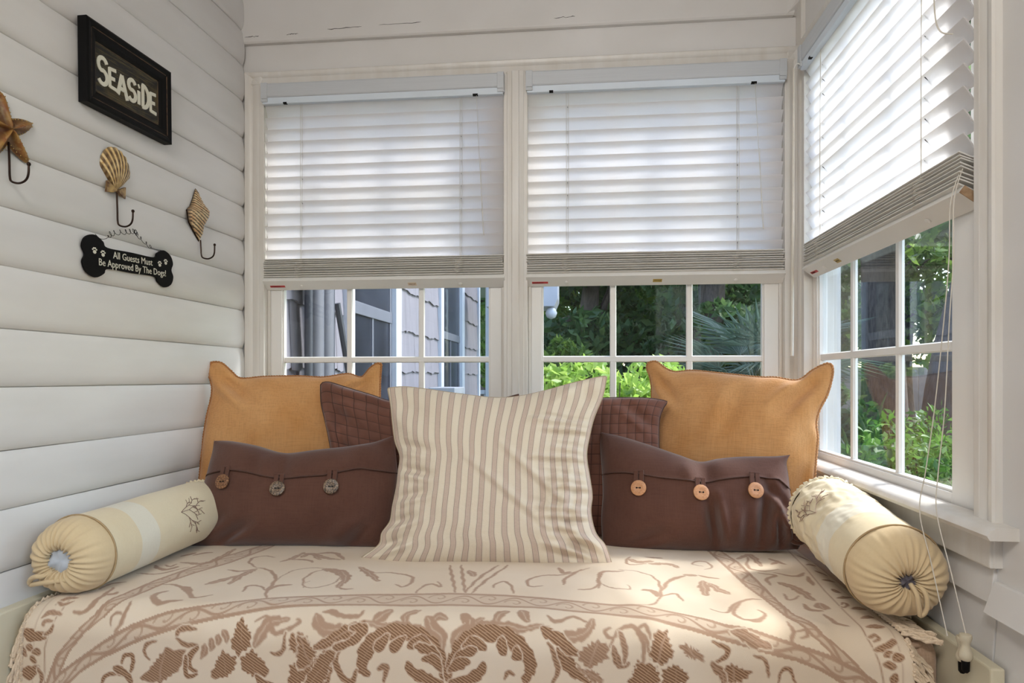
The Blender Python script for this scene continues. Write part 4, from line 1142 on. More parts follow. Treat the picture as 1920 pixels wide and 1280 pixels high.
# ------------------------------------------------------------ cushions
# outlines in metres in the cushion's own plane (x right, h up), four sides each
STRIPED = dict(base=(-0.28,1.95,.605), tilt=14, yaw=0,
  b=[(-0.375,0.005),(-0.32,-0.007),(-0.268,-0.016),(-0.167,-0.011),(-0.016,-0.005),(0.131,-0.005),(0.204,-0.008),(0.252,-0.003),(0.325,-0.004),(0.374,-0.005)],
  r=[(0.374,-0.005),(0.354,0.055),(0.325,0.092),(0.311,0.15),(0.315,0.199),(0.309,0.247),(0.299,0.318),(0.307,0.374),(0.322,0.436),(0.349,0.504),(0.362,0.567)],
  t=[(-0.332,0.527),(-0.278,0.532),(-0.196,0.523),(-0.089,0.508),(0.018,0.497),(0.096,0.503),(0.174,0.521),(0.25,0.543),(0.328,0.562),(0.362,0.567)],
  l=[(-0.375,0.005),(-0.324,0.043),(-0.318,0.077),(-0.295,0.112),(-0.29,0.157),(-0.281,0.219),(-0.279,0.264),(-0.277,0.311),(-0.296,0.357),(-0.309,0.421),(-0.318,0.474),(-0.332,0.527)],
)
LUMBAR_L = dict(base=(-0.95,2.06,.605), tilt=17, yaw=4,
  b=[(-0.324,-0.004),(-0.226,-0.001),(-0.117,0.003),(-0.004,0.006),(0.154,0.004),(0.317,0.002)],
  r=[(0.317,0.002),(0.34,0.065),(0.351,0.146),(0.356,0.227),(0.347,0.299),(0.334,0.367)],
  t=[(-0.277,0.347),(-0.217,0.346),(-0.129,0.331),(-0.03,0.306),(0.07,0.316),(0.181,0.329),(0.265,0.343),(0.334,0.367)],
  l=[(-0.324,-0.004),(-0.303,0.045),(-0.298,0.152),(-0.285,0.224),(-0.277,0.309),(-0.277,0.347)],
  seam=[(-0.285,0.224),(-0.175,0.238),(-0.1,0.227),(0.025,0.21),(0.135,0.22),(0.245,0.246),(0.35,0.238)],
  but=[(-0.19,0.198),(-0.008,0.175),(0.163,0.183)],
)
LUMBAR_R = dict(base=(0.37,2.12,.605), tilt=17, yaw=-6,
  b=[(-0.301,0.009),(-0.226,0.001),(-0.124,0.003),(0.028,0.009),(0.176,0.015),(0.287,0.027)],
  r=[(0.287,0.027),(0.311,0.071),(0.297,0.098),(0.287,0.137),(0.276,0.188),(0.272,0.25),(0.269,0.292),(0.281,0.316)],
  t=[(-0.314,0.378),(-0.258,0.368),(-0.176,0.345),(-0.07,0.31),(0.003,0.287),(0.061,0.297),(0.137,0.306),(0.238,0.31),(0.281,0.316)],
  l=[(-0.301,0.009),(-0.307,0.093),(-0.304,0.172),(-0.309,0.254),(-0.316,0.333),(-0.314,0.378)],
  seam=[(-0.307,0.235),(-0.229,0.235),(-0.123,0.221),(0.007,0.21),(0.084,0.223),(0.16,0.234),(0.234,0.231),(0.271,0.204)],
  but=[(-0.184,0.185),(-0.001,0.174),(0.158,0.19)],
)
ORANGE_L = dict(base=(-1.0,2.3,.605), tilt=10, yaw=14,
  b=[(-0.356,0.026),(-0.205,0.012),(-0.004,0.002),(0.164,0.001),(0.3,0.006)],
  r=[(0.3,0.006),(0.291,0.209),(0.278,0.367),(0.277,0.492),(0.278,0.555),(0.282,0.607)],
  t=[(-0.332,0.611),(-0.297,0.609),(-0.26,0.577),(-0.225,0.551),(-0.142,0.557),(-0.022,0.559),(0.068,0.555),(0.158,0.568),(0.207,0.555),(0.238,0.588),(0.262,0.607),(0.282,0.607)],
  l=[(-0.356,0.026),(-0.353,0.127),(-0.349,0.223),(-0.346,0.312),(-0.338,0.403),(-0.323,0.506),(-0.34,0.575),(-0.332,0.611)],
)
ORANGE_R = dict(base=(0.5,2.27,.605), tilt=10, yaw=-28,
  b=[(-0.316,0.017),(-0.132,0.026),(0.045,0.048),(0.16,0.066),(0.249,0.093)],
  r=[(0.249,0.093),(0.247,0.167),(0.246,0.241),(0.248,0.303),(0.251,0.357),(0.245,0.405),(0.253,0.448),(0.276,0.502),(0.289,0.567),(0.286,0.595)],
  t=[(-0.338,0.61),(-0.307,0.614),(-0.266,0.587),(-0.229,0.575),(-0.166,0.579),(-0.049,0.567),(0.064,0.555),(0.117,0.554),(0.186,0.545),(0.23,0.578),(0.269,0.599),(0.286,0.595)],
  l=[(-0.316,0.017),(-0.318,0.178),(-0.315,0.371),(-0.315,0.494),(-0.324,0.549),(-0.341,0.59),(-0.338,0.61)],
)
QUILT_L = dict(base=(-0.55,2.23,.605), tilt=11, yaw=3,
  b=[(-0.268,0.037),(-0.155,0.012),(0.029,0.005),(0.211,0.007),(0.329,0.035)],
  r=[(0.329,0.035),(0.333,0.196),(0.328,0.343),(0.34,0.496)],
  t=[(-0.373,0.534),(-0.346,0.54),(-0.273,0.518),(-0.181,0.491),(-0.113,0.47),(0.013,0.463),(0.203,0.467),(0.297,0.484),(0.34,0.496)],
  l=[(-0.268,0.037),(-0.296,0.191),(-0.327,0.323),(-0.35,0.407),(-0.367,0.466),(-0.373,0.534)],
)
QUILT_R = dict(base=(0.05,2.25,.605), tilt=11, yaw=0,
  b=[(-0.259,0.043),(-0.118,0.02),(0.06,0.015),(0.21,0.045)],
  r=[(0.21,0.045),(0.213,0.203),(0.216,0.309),(0.219,0.402),(0.233,0.447),(0.25,0.471)],
  t=[(-0.248,0.471),(-0.139,0.475),(0.033,0.483),(0.165,0.484),(0.221,0.478),(0.25,0.471)],
  l=[(-0.259,0.043),(-0.255,0.196),(-0.253,0.343),(-0.248,0.471)],
)

class Pillow:
    def __init__(self, D, T, Tb=None, m=2.6, q=.55, folds=(), rough=.004, seed=0, quilt=None, rscale=9, rmask=1.):
        self.T, self.Tb, self.m, self.q, self.folds, self.rough, self.seed, self.quilt, self.rscale, self.rmask = T, Tb or T, m, q, folds, rough, seed, quilt, rscale, rmask
        self.S = {}
        for s in 'brtl':
            P = np.array([(p.x, p.y) for p in smooth_path([(a, b, 0) for a, b in D[s]], 8)])
            L = np.concatenate([[0], np.cumsum(np.hypot(*np.diff(P, axis=0).T))]); L /= L[-1]
            self.S[s] = (L, P)
    def side(self, s, u):
        L, P = self.S[s]
        return np.stack([np.interp(u, L, P[:, 0]), np.interp(u, L, P[:, 1])], -1)
    def plane(self, s, t):
        b, tp, l, r = self.side('b', s), self.side('t', s), self.side('l', t), self.side('r', t)
        c00, c10, c01, c11 = self.S['b'][1][0], self.S['b'][1][-1], self.S['t'][1][0], self.S['t'][1][-1]
        s_, t_ = s[..., None], t[..., None]
        a_ = 2.4
        bil = (1 - s_) * (1 - t_) * c00 + s_ * (1 - t_) * c10 + (1 - s_) * t_ * c01 + s_ * t_ * c11
        return bil + (1 - t_) ** 1.3 * (b - (1 - s_) * c00 - s_ * c10) + t_ ** 1.3 * (tp - (1 - s_) * c01 - s_ * c11) + (1 - s_) ** a_ * (l - (1 - t_) * c00 - t_ * c01) + s_ ** a_ * (r - (1 - t_) * c10 - t_ * c11)
    def front(self, s, t, back=False):
        """points (x, y, z); y<0 is the side that faces the room"""
        s = np.asarray(s, float); t = np.asarray(t, float)
        P = self.plane(s, t)
        pr = (np.clip(1 - np.abs(2 * s - 1) ** self.m, 0, 1) * np.clip(1 - np.abs(2 * t - 1) ** self.m, 0, 1)) ** self.q
        y = -self.T * pr if not back else self.Tb * pr
        x, h = P[..., 0], P[..., 1]
        if not back:
            sg = np.zeros_like(x); k = self.rscale; e = self.seed
            warp = np.sin(x * k * 1.3 + e) + np.cos(h * k * 1.1 + e * 2)
            sg += np.sin(x * k * 2.1 + 1.7 * warp + e) * np.sin(h * k * 1.6 + 1.1 * warp) * .6
            sg += np.sin((x + h) * k * 3.7 + 1.4 * warp + e * 3) * .3
            mask = (.25 + 1.1 * (np.abs(2 * s - 1) ** 3 + np.abs(2 * t - 1) ** 3) * self.rmask) * np.clip(pr * 3, 0, 1)
            y = y + self.rough * sg * mask
            for (x0, h0, x1, h1, w, d) in self.folds:
                dx, dh = x1 - x0, h1 - h0
                u = np.clip(((x - x0) * dx + (h - h0) * dh) / (dx * dx + dh * dh), 0, 1)
                dist = np.hypot(x - x0 - u * dx, h - h0 - u * dh)
                side = ((x - x0) * dh - (h - h0) * dx) / math.hypot(dx, dh)
                y = y + 2.0 * d * (np.exp(-(dist / w) ** 2) - .6 * np.exp(-((side - 1.6 * w) / w) ** 2 - np.maximum(0, dist - 1.6 * w) ** 2 / w ** 2)) * np.sin(PI * (.12 + .76 * u)) * np.clip(pr * 3, 0, 1)
            if self.quilt:
                qn, qm, amp = self.quilt
                y = y - amp * (np.abs(np.sin(PI * qn * s)) * np.abs(np.sin(PI * qm * t))) ** .45 * np.clip(pr * 4, 0, 1)
        return np.stack([x, y, h], -1)
    def mesh(self, name, n=72, nb=None):
        u = .5 - .5 * np.cos(np.linspace(0, PI, n + 1)); u = .55 * u + .45 * np.linspace(0, 1, n + 1)
        if self.quilt: u = np.linspace(0, 1, n + 1)
        Sg, Tg = np.meshgrid(u, u)
        F = self.front(Sg, Tg); B = self.front(Sg, Tg, True)
        N = (n + 1) ** 2
        idF = np.arange(N).reshape(n + 1, n + 1); idB = idF.copy()
        inner = np.zeros((n + 1, n + 1), bool); inner[1:-1, 1:-1] = True
        idB[inner] = N + np.arange(inner.sum())
        co = np.concatenate([F.reshape(-1, 3), B[inner]])
        q = lambda I, fl: np.stack([I[:-1, :-1], I[:-1, 1:], I[1:, 1:], I[1:, :-1]][::-1 if fl else 1], -1).reshape(-1, 4)
        quads = np.concatenate([q(idF, False), q(idB, True)])
        UV = np.stack([Sg, Tg], -1)
        uvF = np.concatenate([UV.reshape(-1, 2), UV[inner]])[quads.ravel()]
        me = bpy.data.meshes.new(name)
        me.vertices.add(len(co)); me.vertices.foreach_set('co', co.ravel())
        me.loops.add(quads.size); me.loops.foreach_set('vertex_index', quads.ravel().astype(np.int32))
        me.polygons.add(len(quads)); me.polygons.foreach_set('loop_start', (np.arange(len(quads)) * 4).astype(np.int32))
        me.polygons.foreach_set('use_smooth', np.ones(len(quads), bool)); me.update(calc_edges=True)
        me.uv_layers.new(name='uv').data.foreach_set('uv', uvF.ravel().astype(np.float32))
        return me
    def outline(self, inset=0, n=40):
        u = np.linspace(0, 1, n + 1)[:-1]
        a = [self.side('b', u), self.side('r', u), self.side('t', 1 - u), self.side('l', 1 - u)]
        return np.concatenate(a)
    def invert(self, pts):
        """(x,h) -> (s,t) by a dense search"""
        u = np.linspace(0, 1, 201); Sg, Tg = np.meshgrid(u, u)
        P = self.plane(Sg, Tg); out = []
        for p in pts:
            d = np.hypot(P[..., 0] - p[0], P[..., 1] - p[1]); i = np.unravel_index(d.argmin(), d.shape)
            out.append((Sg[i], Tg[i]))
        return np.array(out)

def cushion(D, P, mat, label, group=None, n=72):
    o = empty('cushion', D['base'], (-math.radians(D['tilt']), 0, math.radians(D['yaw'])), label, 'cushion', group)
    link('cover', P.mesh('cushion_cover', n), mat, o)
    return o

# materials
M['orange'] = weave('orange_linen', (196, 140, 84), (210, 160, 108), blot=.9, bump=.35, sheen=.3, grain=.6)
M['brown'] = weave('brown_cotton', (98, 66, 54), (82, 52, 42), blot=.7, bump=.12, sheen=.3, grain=.5)
M['brown_piping'] = plain('brown_piping', (86, 58, 48), .8, .06, 80)
k = NT('brown_quilt')
v = k.coord('UV'); sep = k.n('SeparateXYZ'); k.l(v, sep.inputs[0])
def tri(axis, n):
    return k.math('ABSOLUTE', k.math('SINE', k.math('MULTIPLY', sep.outputs[axis], PI * n)))
edge_ = k.math('MINIMUM', tri(0, 16), tri(1, 14))
c_ = k.mix(k.ramp(edge_, .0, .16), lin(36, 18, 14), lin(112, 70, 54))
c_ = k.mix(k.math('MULTIPLY', k.ramp(k.noise(k.coord('Object'), 9, 3), .4, .7), .5), c_, lin(92, 58, 46))
k.l(c_, k.b.inputs['Base Color']); k.b.inputs['Roughness'].default_value = .85; k.b.inputs['Sheen Weight'].default_value = .25
k.bump(k.noise(k.coord('Object'), 220, 2), .1)
M['quilt'] = k.m
k = NT('striped_ticking')
v = k.coord('UV'); sep = k.n('SeparateXYZ'); k.l(v, sep.inputs[0])
fr_ = k.math('FRACT', k.math('ADD', k.math('MULTIPLY', sep.outputs[0], 17.5), .1))
d_ = k.math('ABSOLUTE', k.math('SUBTRACT', fr_, .5))
w1 = k.noise(k.coord('UV', (60, 900, 1)), 1, 2); w2 = k.noise(k.coord('UV', (700, 300, 1)), 1, 2)
base = k.mix(k.ramp(w2, .35, .7), lin(230, 218, 198), lin(222, 208, 184))
stripe = k.mix(k.ramp(w1, .3, .7), lin(196, 174, 158), lin(208, 188, 170))
c_ = k.mix(k.ramp(d_, .205, .19), base, stripe)
lnm = k.math('ABSOLUTE', k.math('SUBTRACT', d_, .20)); c_ = k.mix(k.ramp(lnm, .022, .010), c_, lin(132, 116, 106))
ln2 = k.math('ABSOLUTE', k.math('SUBTRACT', d_, .27)); c_ = k.mix(k.math('MULTIPLY', k.ramp(ln2, .014, .006), .25), c_, lin(150, 134, 120))
k.l(c_, k.b.inputs['Base Color']); k.b.inputs['Roughness'].default_value = .9; k.b.inputs['Sheen Weight'].default_value = .15
k.bump(k.math('ADD', k.math('MULTIPLY', w2, .4), k.noise(k.coord('UV', (26, 30, 1)), 1, 3)), .45, .004)
M['stripe'] = k.m

def rope(path, r, name, mat, parent, closed=False):
    """twisted two-strand cord"""
    b = MB(); n = len(path); P = [Vector(p) for p in path]
    for s_ in (0, PI):
        q = []
        for i, p in enumerate(P):
            t = (P[min(i + 1, n - 1)] - P[max(i - 1, 0)]).normalized(); a = Vector((0, 1, 0)); c = t.cross(a)
            q.append(p + (a * math.cos(i * 1.15 + s_) + c * math.sin(i * 1.15 + s_)) * r * .55)
        b.tube(q, r * .72, 5)
    return b.build(name, mat, parent, smooth='all')

def resample(P, step):
    P = np.asarray(P); L = np.concatenate([[0], np.cumsum(np.hypot(*np.diff(P, axis=0).T))]); u = np.arange(0, L[-1], step)
    return [(a, 0, b) for a, b in zip(np.interp(u, L, P[:, 0]), np.interp(u, L, P[:, 1]))]

# two orange linen cushions with corded edges and ears
po = Pillow(ORANGE_L, .075, .06, m=2.4, q=.6, rough=.006, seed=1.3, folds=((-.30, .56, -.18, .46, .02, .012), (.25, .55, .14, .47, .02, .010), (-.05, .50, .10, .36, .03, .005), (-.2, .2, -.1, .4, .04, -.005)))
ol = cushion(ORANGE_L, po, 'orange', 'large orange linen cushion with corded edge against the siding wall', 'orange linen cushions')
rope(resample(np.concatenate([po.side('l', np.linspace(0, 1, 60)), po.side('t', np.linspace(0, 1, 90)), po.side('r', np.linspace(1, 0, 60))]), .0035), .0042, 'corded_edge', plain('orange_cord', (176, 118, 66), .8, .08, 120), ol)
po2 = Pillow(ORANGE_R, .08, .06, m=2.4, q=.6, rough=.006, seed=4.1, folds=((-.30, .56, -.2, .46, .02, .010), (.25, .55, .15, .44, .025, .014), (.02, .52, -.03, .36, .03, .006), (.14, .30, .22, .42, .03, -.006), (.20, .16, .24, .33, .02, .007)))
orr = cushion(ORANGE_R, po2, 'orange', 'large orange linen cushion with corded edge in the corner by the right window', 'orange linen cushions')
rope(resample(np.concatenate([po2.side('l', np.linspace(0, 1, 60)), po2.side('t', np.linspace(0, 1, 90)), po2.side('r', np.linspace(1, 0, 60))]), .0035), .0042, 'corded_edge', plain('orange_cord_pale', (184, 132, 84), .8, .08, 120), orr)

# two quilted brown cushions
pq = Pillow(QUILT_L, .055, .05, m=3.2, q=.5, rough=.005, seed=2.2, quilt=(16, 14, .0045), folds=((-.36, .47, -.22, .36, .03, .012), (-.3, .42, -.26, .28, .02, .008), (-.34, .52, -.1, .47, .02, -.006)))
ql = cushion(QUILT_L, pq, 'quilt', 'brown quilted cushion leaning sideways in front of the left orange one', 'brown quilted cushions', 128)
pq2 = Pillow(QUILT_R, .055, .05, m=3.4, q=.5, rough=.004, seed=5.2, quilt=(16, 14, .0045), folds=((.1, .46, .2, .38, .02, .008),))
qr = cushion(QUILT_R, pq2, 'quilt', 'brown quilted cushion between the striped and the right orange cushion', 'brown quilted cushions', 128)
for o_, p_ in ((ql, pq), (qr, pq2)):
    MB().tube(resample(np.concatenate([p_.side('l', np.linspace(0, 1, 40)), p_.side('t', np.linspace(0, 1, 60)), p_.side('r', np.linspace(1, 0, 40))]), .012), .0028, 6).build('bound_edge', 'brown_piping', o_, smooth='all')

# two brown button cushions
k = NT('coconut_dark'); f_ = k.noise(k.coord('Object'), 220, 4, .7)
k.l(k.mix(k.ramp(f_, .42, .58), lin(40, 28, 22), lin(140, 116, 92)), k.b.inputs['Base Color']); k.b.inputs['Roughness'].default_value = .4; M['coconut_dark'] = k.m
k = NT('coconut_light'); f_ = k.noise(k.coord('Object', (1, 1, 3)), 160, 4, .6)
k.l(k.mix(k.ramp(f_, .4, .7), lin(206, 152, 106), lin(178, 118, 78)), k.b.inputs['Base Color']); k.b.inputs['Roughness'].default_value = .45; M['coconut_light'] = k.m
k = NT('coconut_mid'); f_ = k.noise(k.coord('Object'), 200, 4, .7)
k.l(k.mix(k.ramp(f_, .42, .6), lin(84, 50, 32), lin(160, 116, 78)), k.b.inputs['Base Color']); k.b.inputs['Roughness'].default_value = .4; M['coconut_mid'] = k.m
def button_cushion(D, P, label, bmats):
    o = cushion(D, P, 'brown', label, 'brown button cushions', 84)
    st = P.invert(D['seam'])
    ns, ntt = 90, 26
    su_ = np.linspace(0, 1, ns + 1); tu = np.interp(su_, st[:, 0], st[:, 1])
    V = np.linspace(0, 1, ntt + 1)
    Sg = np.repeat(su_[None], ntt + 1, 0); Tg = tu[None] + (1 - tu[None]) * V[:, None]
    F = P.front(Sg, Tg); off = .0045 * np.clip((1 - V) * 8, 0, 1)[:, None] + .0008
    off = np.where(V[:, None] < .04, off + .001, off)
    edge_s = np.clip(np.minimum(su_, 1 - su_) * 20, .15, 1)[None]
    F[..., 1] -= off * edge_s
    under = F[0].copy(); under[:, 1] += .0045
    G = np.concatenate([under[None], F]); nr_, nc_ = G.shape[:2]
    b = MB(); b.v = [tuple(p) for p in G.reshape(-1, 3)]
    b.f = [(i * nc_ + j, i * nc_ + j + 1, (i + 1) * nc_ + j + 1, (i + 1) * nc_ + j) for i in range(nr_ - 1) for j in range(nc_ - 1)]
    fl_ = b.build('flap', 'brown', o, smooth=True)
    pth = [tuple(p + np.array((0, -.001, 0))) for p in F[0][::2]]
    MB().tube(pth, .0022, 6).build('hem', 'brown_piping', fl_, smooth='all')
    for (bx, bz), bm in zip(D['but'], bmats):
        sb = P.invert([(bx, bz)])[0]
        c = P.front(sb[0], sb[1]); e = .01
        dx = P.front(sb[0] + e, sb[1]) - P.front(sb[0] - e, sb[1]); dz = P.front(sb[0], sb[1] + e) - P.front(sb[0], sb[1] - e)
        nn = Vector(np.cross(dz, dx)).normalized()
        if nn.y > 0: nn = -nn
        tz = float(np.interp(sb[0], su_, tu)); top = P.front(sb[0], tz)
        upv = Vector((0, 0, 1)); upv = (upv - nn * upv.dot(nn)).normalized(); rt = upv.cross(-nn).normalized()
        M3 = Matrix((rt, -nn, upv)).transposed().to_4x4(); M3.translation = Vector(c) + nn * .0075
        h_ = float(np.linalg.norm(top - c)) + .010
        tb = MB()
        for s_ in (-1, 1): tb.box(s_ * .0088 - .0066, s_ * .0088 + .0066, -.0025, .0025, -.004, h_)
        tb.box(-.0156, .0156, -.003, .0015, h_ - .003, h_ + .0015)
        o2 = tb.build('button_loop', 'brown', o, bevel=.0006, seg=1); o2.matrix_local = M3
        r_ = .0245
        bt = MB().lathe([(.002, -.0046), (.007, -.0044), (.0105, -.0052), (r_ * .8, -.0056), (r_ * .97, -.0042), (r_, -.0015), (r_ * .95, 0), (.002, 0)], 28, 'y').build('button', bm, o, smooth=True); bt.matrix_local = M3 @ Matrix.Translation((0, -.001, 0))
        hl = MB()
        for s_ in (-1, 1):
            hl.plate([(s_ * .0055 + .0026 * math.cos(a_ * PI / 5), .0026 * math.sin(a_ * PI / 5)) for a_ in range(10)], -.0052, -.0044)
        hl.box(-.0055, .0055, -.0056, -.0048, -.0008, .0008)
        hl.build('button_hole', 'black', bt)
    return o
pb = Pillow(LUMBAR_L, .085, .06, m=2.6, q=.55, rough=.005, seed=3.7, folds=((-.02, .30, .0, .20, .03, .008), (-.22, .01, -.10, .07, .02, .014), (.18, .01, .26, .09, .02, -.010), (-.27, .05, -.18, .10, .025, .008), (.12, .03, .20, .12, .025, .006)))
button_cushion(LUMBAR_L, pb, 'brown lumbar cushion with flap and three dark coconut buttons', ('coconut_mid', 'coconut_dark', 'coconut_dark'))
pb2 = Pillow(LUMBAR_R, .085, .06, m=2.6, q=.55, rough=.006, seed=6.1, folds=((.01, .28, .02, .2, .03, .008), (.05, .02, .03, .15, .018, .026), (.10, .02, .11, .14, .02, -.010), (.18, .03, .20, .19, .02, .024), (.235, .03, .225, .12, .012, .018), (.265, .05, .245, .11, .009, -.016), (.20, .22, .26, .14, .015, .012), (-.2, .02, -.1, .06, .02, .008)))
blr = button_cushion(LUMBAR_R, pb2, 'brown lumbar cushion with flap and three pale coconut buttons', ('coconut_light',) * 3)

kp = []
for i in range(40):
    a_ = i / 40 * 4.2 * PI; r_ = .027 * (1 - .75 * i / 40)
    kp.append((.283 + r_ * math.cos(a_), -.028 - .016 * i / 40, .062 + r_ * math.sin(a_) * .85))
MB().tube(kp, [.011 * (1 - .45 * i / 40) for i in range(40)], 8).build('twisted_corner', 'brown', blr, smooth='all')

# striped cushion in front
fo = [(-.26, .27, -.16, .25, .012, .012), (-.27, .18, -.17, .20, .012, .010), (-.30, .10, -.2, .13, .012, .010), (-.33, .03, -.22, .07, .014, .012), (-.26, .34, -.17, .32, .014, .008)]
for i in range(9):
    z_ = .07 + i * .042
    fo.append((.32, z_ + .01 * (i % 2), .20 - .03 * (i % 3), z_ + .012, .0085, .010 * (1 if i % 2 else -.8)))
fo += [(.33, .03, .22, .09, .014, .016), (.30, .01, .18, .04, .012, .012), (.22, .10, .26, .30, .014, -.008), (.15, .12, .20, .28, .016, .006), (.05, .34, .28, .14, .010, -.006), (-.05, .30, .2, .10, .010, -.005), (.34, .53, .2, .40, .03, .010), (-.31, .50, -.2, .42, .03, .008)]
ps = Pillow(STRIPED, .105, .05, m=2.3, q=.55, rough=.006, seed=8.4, folds=fo, rscale=11)
so = cushion(STRIPED, ps, 'stripe', 'big cream cushion with tan stripes standing in front of the others', n=120)
MB().tube(resample(np.concatenate([ps.side('b', np.linspace(1, 0, 60)), ps.side('l', np.linspace(0, 1, 60)), ps.side('t', np.linspace(0, 1, 60)), ps.side('r', np.linspace(1, 0, 60))]), .008), .0022, 6).build('seam', plain('stripe_seam', (186, 168, 142), .9, .05, 60), so, smooth='all')

# ------------------------------------------------------------ bolsters
M['bolster'] = weave('bolster_cream', (228, 215, 184), (220, 202, 166), blot=.8, bump=.03, grain=.12)
M['bolster_white'] = weave('bolster_band', (228, 222, 204), (220, 212, 190), blot=.5, bump=.03, grain=.12)
M['bolster_tan'] = weave('bolster_end', (214, 192, 154), (206, 180, 140), blot=.6, bump=.03, grain=.12)
M['lining'] = plain('bolster_lining', (196, 202, 210), .8, .06, 30)
M['coral'] = plain('coral_thread', (150, 122, 106), .8, .05, 60)
def bolster(label, A, B, r, roll, lining, puckers, seed, hole):
    """A = centre of the near end, B = centre of the far end; local +y runs away from the near end"""
    A, B = Vector(A), Vector(B); L = (B - A).length
    dy = (B - A).normalized(); dx = dy.cross(Vector((0, 0, 1))).normalized(); dz = dx.cross(dy)
    mtx = Matrix((dx, dy, dz)).transposed() @ Matrix.Rotation(roll, 3, 'Y')
    o = empty('bolster_cushion', A, mtx.to_euler(), label, 'bolster', 'cream bolster cushions')
    n = 160
    def surf(rows, wr):
        b = MB()
        for (y, rr, pl) in rows:
            for j in range(n):
                a = 2 * PI * j / n
                w = pl * (.65 * math.sin(a * 26 + 2 * math.sin(a * 3 + seed)) + .45 * math.sin(a * 41 + 3 * math.sin(a * 2 + seed * 2)) + .3 * math.sin(a * 9 + seed)) + wr(a, y)
                q = rr + w
                sag = 1 - .06 * max(0, -math.sin(a))
                b.v.append((q * math.cos(a) * 1.02, y + pl * .8 * math.cos(a * 26 + 2 * math.sin(a * 3 + seed)), q * math.sin(a) * sag))
        m_ = len(rows)
        b.f = [(i * n + j, i * n + (j + 1) % n, (i + 1) * n + (j + 1) % n, (i + 1) * n + j) for i in range(m_ - 1) for j in range(n)]
        return b
    def wr(a, y):
        v_ = .0022 * noise.noise((math.cos(a) * 2, y * 7 + seed, math.sin(a) * 2))
        if puckers and y > .12:
            v_ += (.007 * noise.noise((math.cos(a) * 2.2 + 7, y * 30, math.sin(a) * 2.2)) + .004 * noise.noise((math.cos(a) * 6 + 3, y * 60, math.sin(a) * 6))) * min(1, (y - .12) * 5)
        return v_
    y0 = .075
    def body(nm, ya, yb, mat):
        rows = [(ya + (yb - ya) * i / 30, r, 0) for i in range(31)]
        return surf(rows, wr).build(nm, mat, o, smooth='all')
    body('cover', y0, y0 + .10, 'bolster'); body('white_band', y0 + .10, y0 + .175, 'bolster_white'); body('cover', y0 + .175, L - .05, 'bolster')
    # gathered near end
    rows = []
    for i in range(15):
        u = i / 14; ang = u * PI / 2 * 1.06
        rr = r * (hole + (1 - hole) * math.cos(ang * .94) ** .8) if u < 1 else r * (hole + .03)
        yy = y0 * (1 - math.sin(min(ang, PI / 2)) ** .9)
        rows.append((yy if u < .93 else yy + .006 * (u - .93) / .07, rr, .0003 + .0048 * u ** 1.5))
    rows.append((.02, r * hole, .004))
    surf(rows, lambda a, y: .001 * math.sin(a * 5)).build('gathered_end', 'bolster_tan', o, smooth='all')
    ring = [((r + .002) * math.cos(a * PI / 32) * 1.02, y0, (r + .002) * math.sin(a * PI / 32) * (1 - .06 * max(0, -math.sin(a * PI / 32)))) for a in range(64)]
    MB().tube(ring, .0024, 6, closed=True).build('piping', plain('bolster_piping', (176, 150, 112), .8, .05, 60), o, smooth='all')
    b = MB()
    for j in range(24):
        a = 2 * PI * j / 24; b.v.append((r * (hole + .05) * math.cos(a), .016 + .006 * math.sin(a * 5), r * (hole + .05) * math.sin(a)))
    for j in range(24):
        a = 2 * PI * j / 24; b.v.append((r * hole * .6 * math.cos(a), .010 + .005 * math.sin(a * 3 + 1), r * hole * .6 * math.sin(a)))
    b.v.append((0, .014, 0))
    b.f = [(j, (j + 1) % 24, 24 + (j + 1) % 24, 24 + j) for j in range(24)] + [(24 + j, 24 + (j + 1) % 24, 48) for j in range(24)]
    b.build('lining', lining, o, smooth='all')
    # far end, gathered and flatter
    rows = [(L - .05, r, 0), (L - .03, r * .98, .001), (L - .012, r * .9, .003), (L - .004, r * .62, .004), (L - .01, r * .2, .003)]
    surf(rows, lambda a, y: 0).build('far_end', 'bolster', o, smooth='all')
    rf = [((r * .985 + .004 * math.sin(a * 2.3)) * math.cos(a * PI / 60), L - .028 + .004 * math.sin(a * 1.7), (r * .985 + .004 * math.sin(a * 2.3)) * math.sin(a * PI / 60)) for a in range(120)]
    MB().tube(rf, .0045, 5, closed=True).build('ruffle', 'bolster', o, smooth='all')
    return o, L
def coral(o, r, a0, y0_, size, flip=1, seed=1):
    """embroidered sprig lying on the cover: (angle, y) strokes"""
    rd = random.Random(seed); b = MB()
    def P(u, v_):   # u across (towards +angle), v along
        a = a0 + u / r; q = r + .0022
        return (q * math.cos(a) * 1.02, y0_ + v_, q * math.sin(a) * (1 - .06 * max(0, -math.sin(a))))
    def branch(u, v_, ang, ln, dep):
        n_ = 4; pts = [(u, v_)]
        for i in range(n_):
            ang += rd.uniform(-.25, .25); u += math.cos(ang) * ln / n_; v_ += math.sin(ang) * ln / n_; pts.append((u, v_))
            if dep > 0 and i >= 1:
                branch(u, v_, ang + rd.choice((-1, 1)) * rd.uniform(.4, .7), ln * .5, dep - 1)
        b.tube([P(*p) for p in pts], .0009, 4)
    branch(0, 0, flip, size, 2); branch(0, 0, flip + .45, size * .85, 2); branch(0, 0, flip - .45, size * .85, 2)
    b.build('coral_embroidery', 'coral', o)
bL, LL = bolster('cream bolster along the siding wall, pale lining showing at its end', (-1.265, 1.495, .702), (-1.252, 2.12, .712), .098, 0, 'lining', False, 1.1, .30)
coral(bL, .098, math.radians(28), .36, .075, 1.7, 3)
bR, LR = bolster('puckered cream bolster under the right window with a drawstring loop', (.690, 1.48, .716), (.688, 1.985, .775), .101, 0, plain('bolster_hollow', (60, 56, 66), .9, .1, 30, rgb2=(130, 124, 130)), True, 2.3, .17)
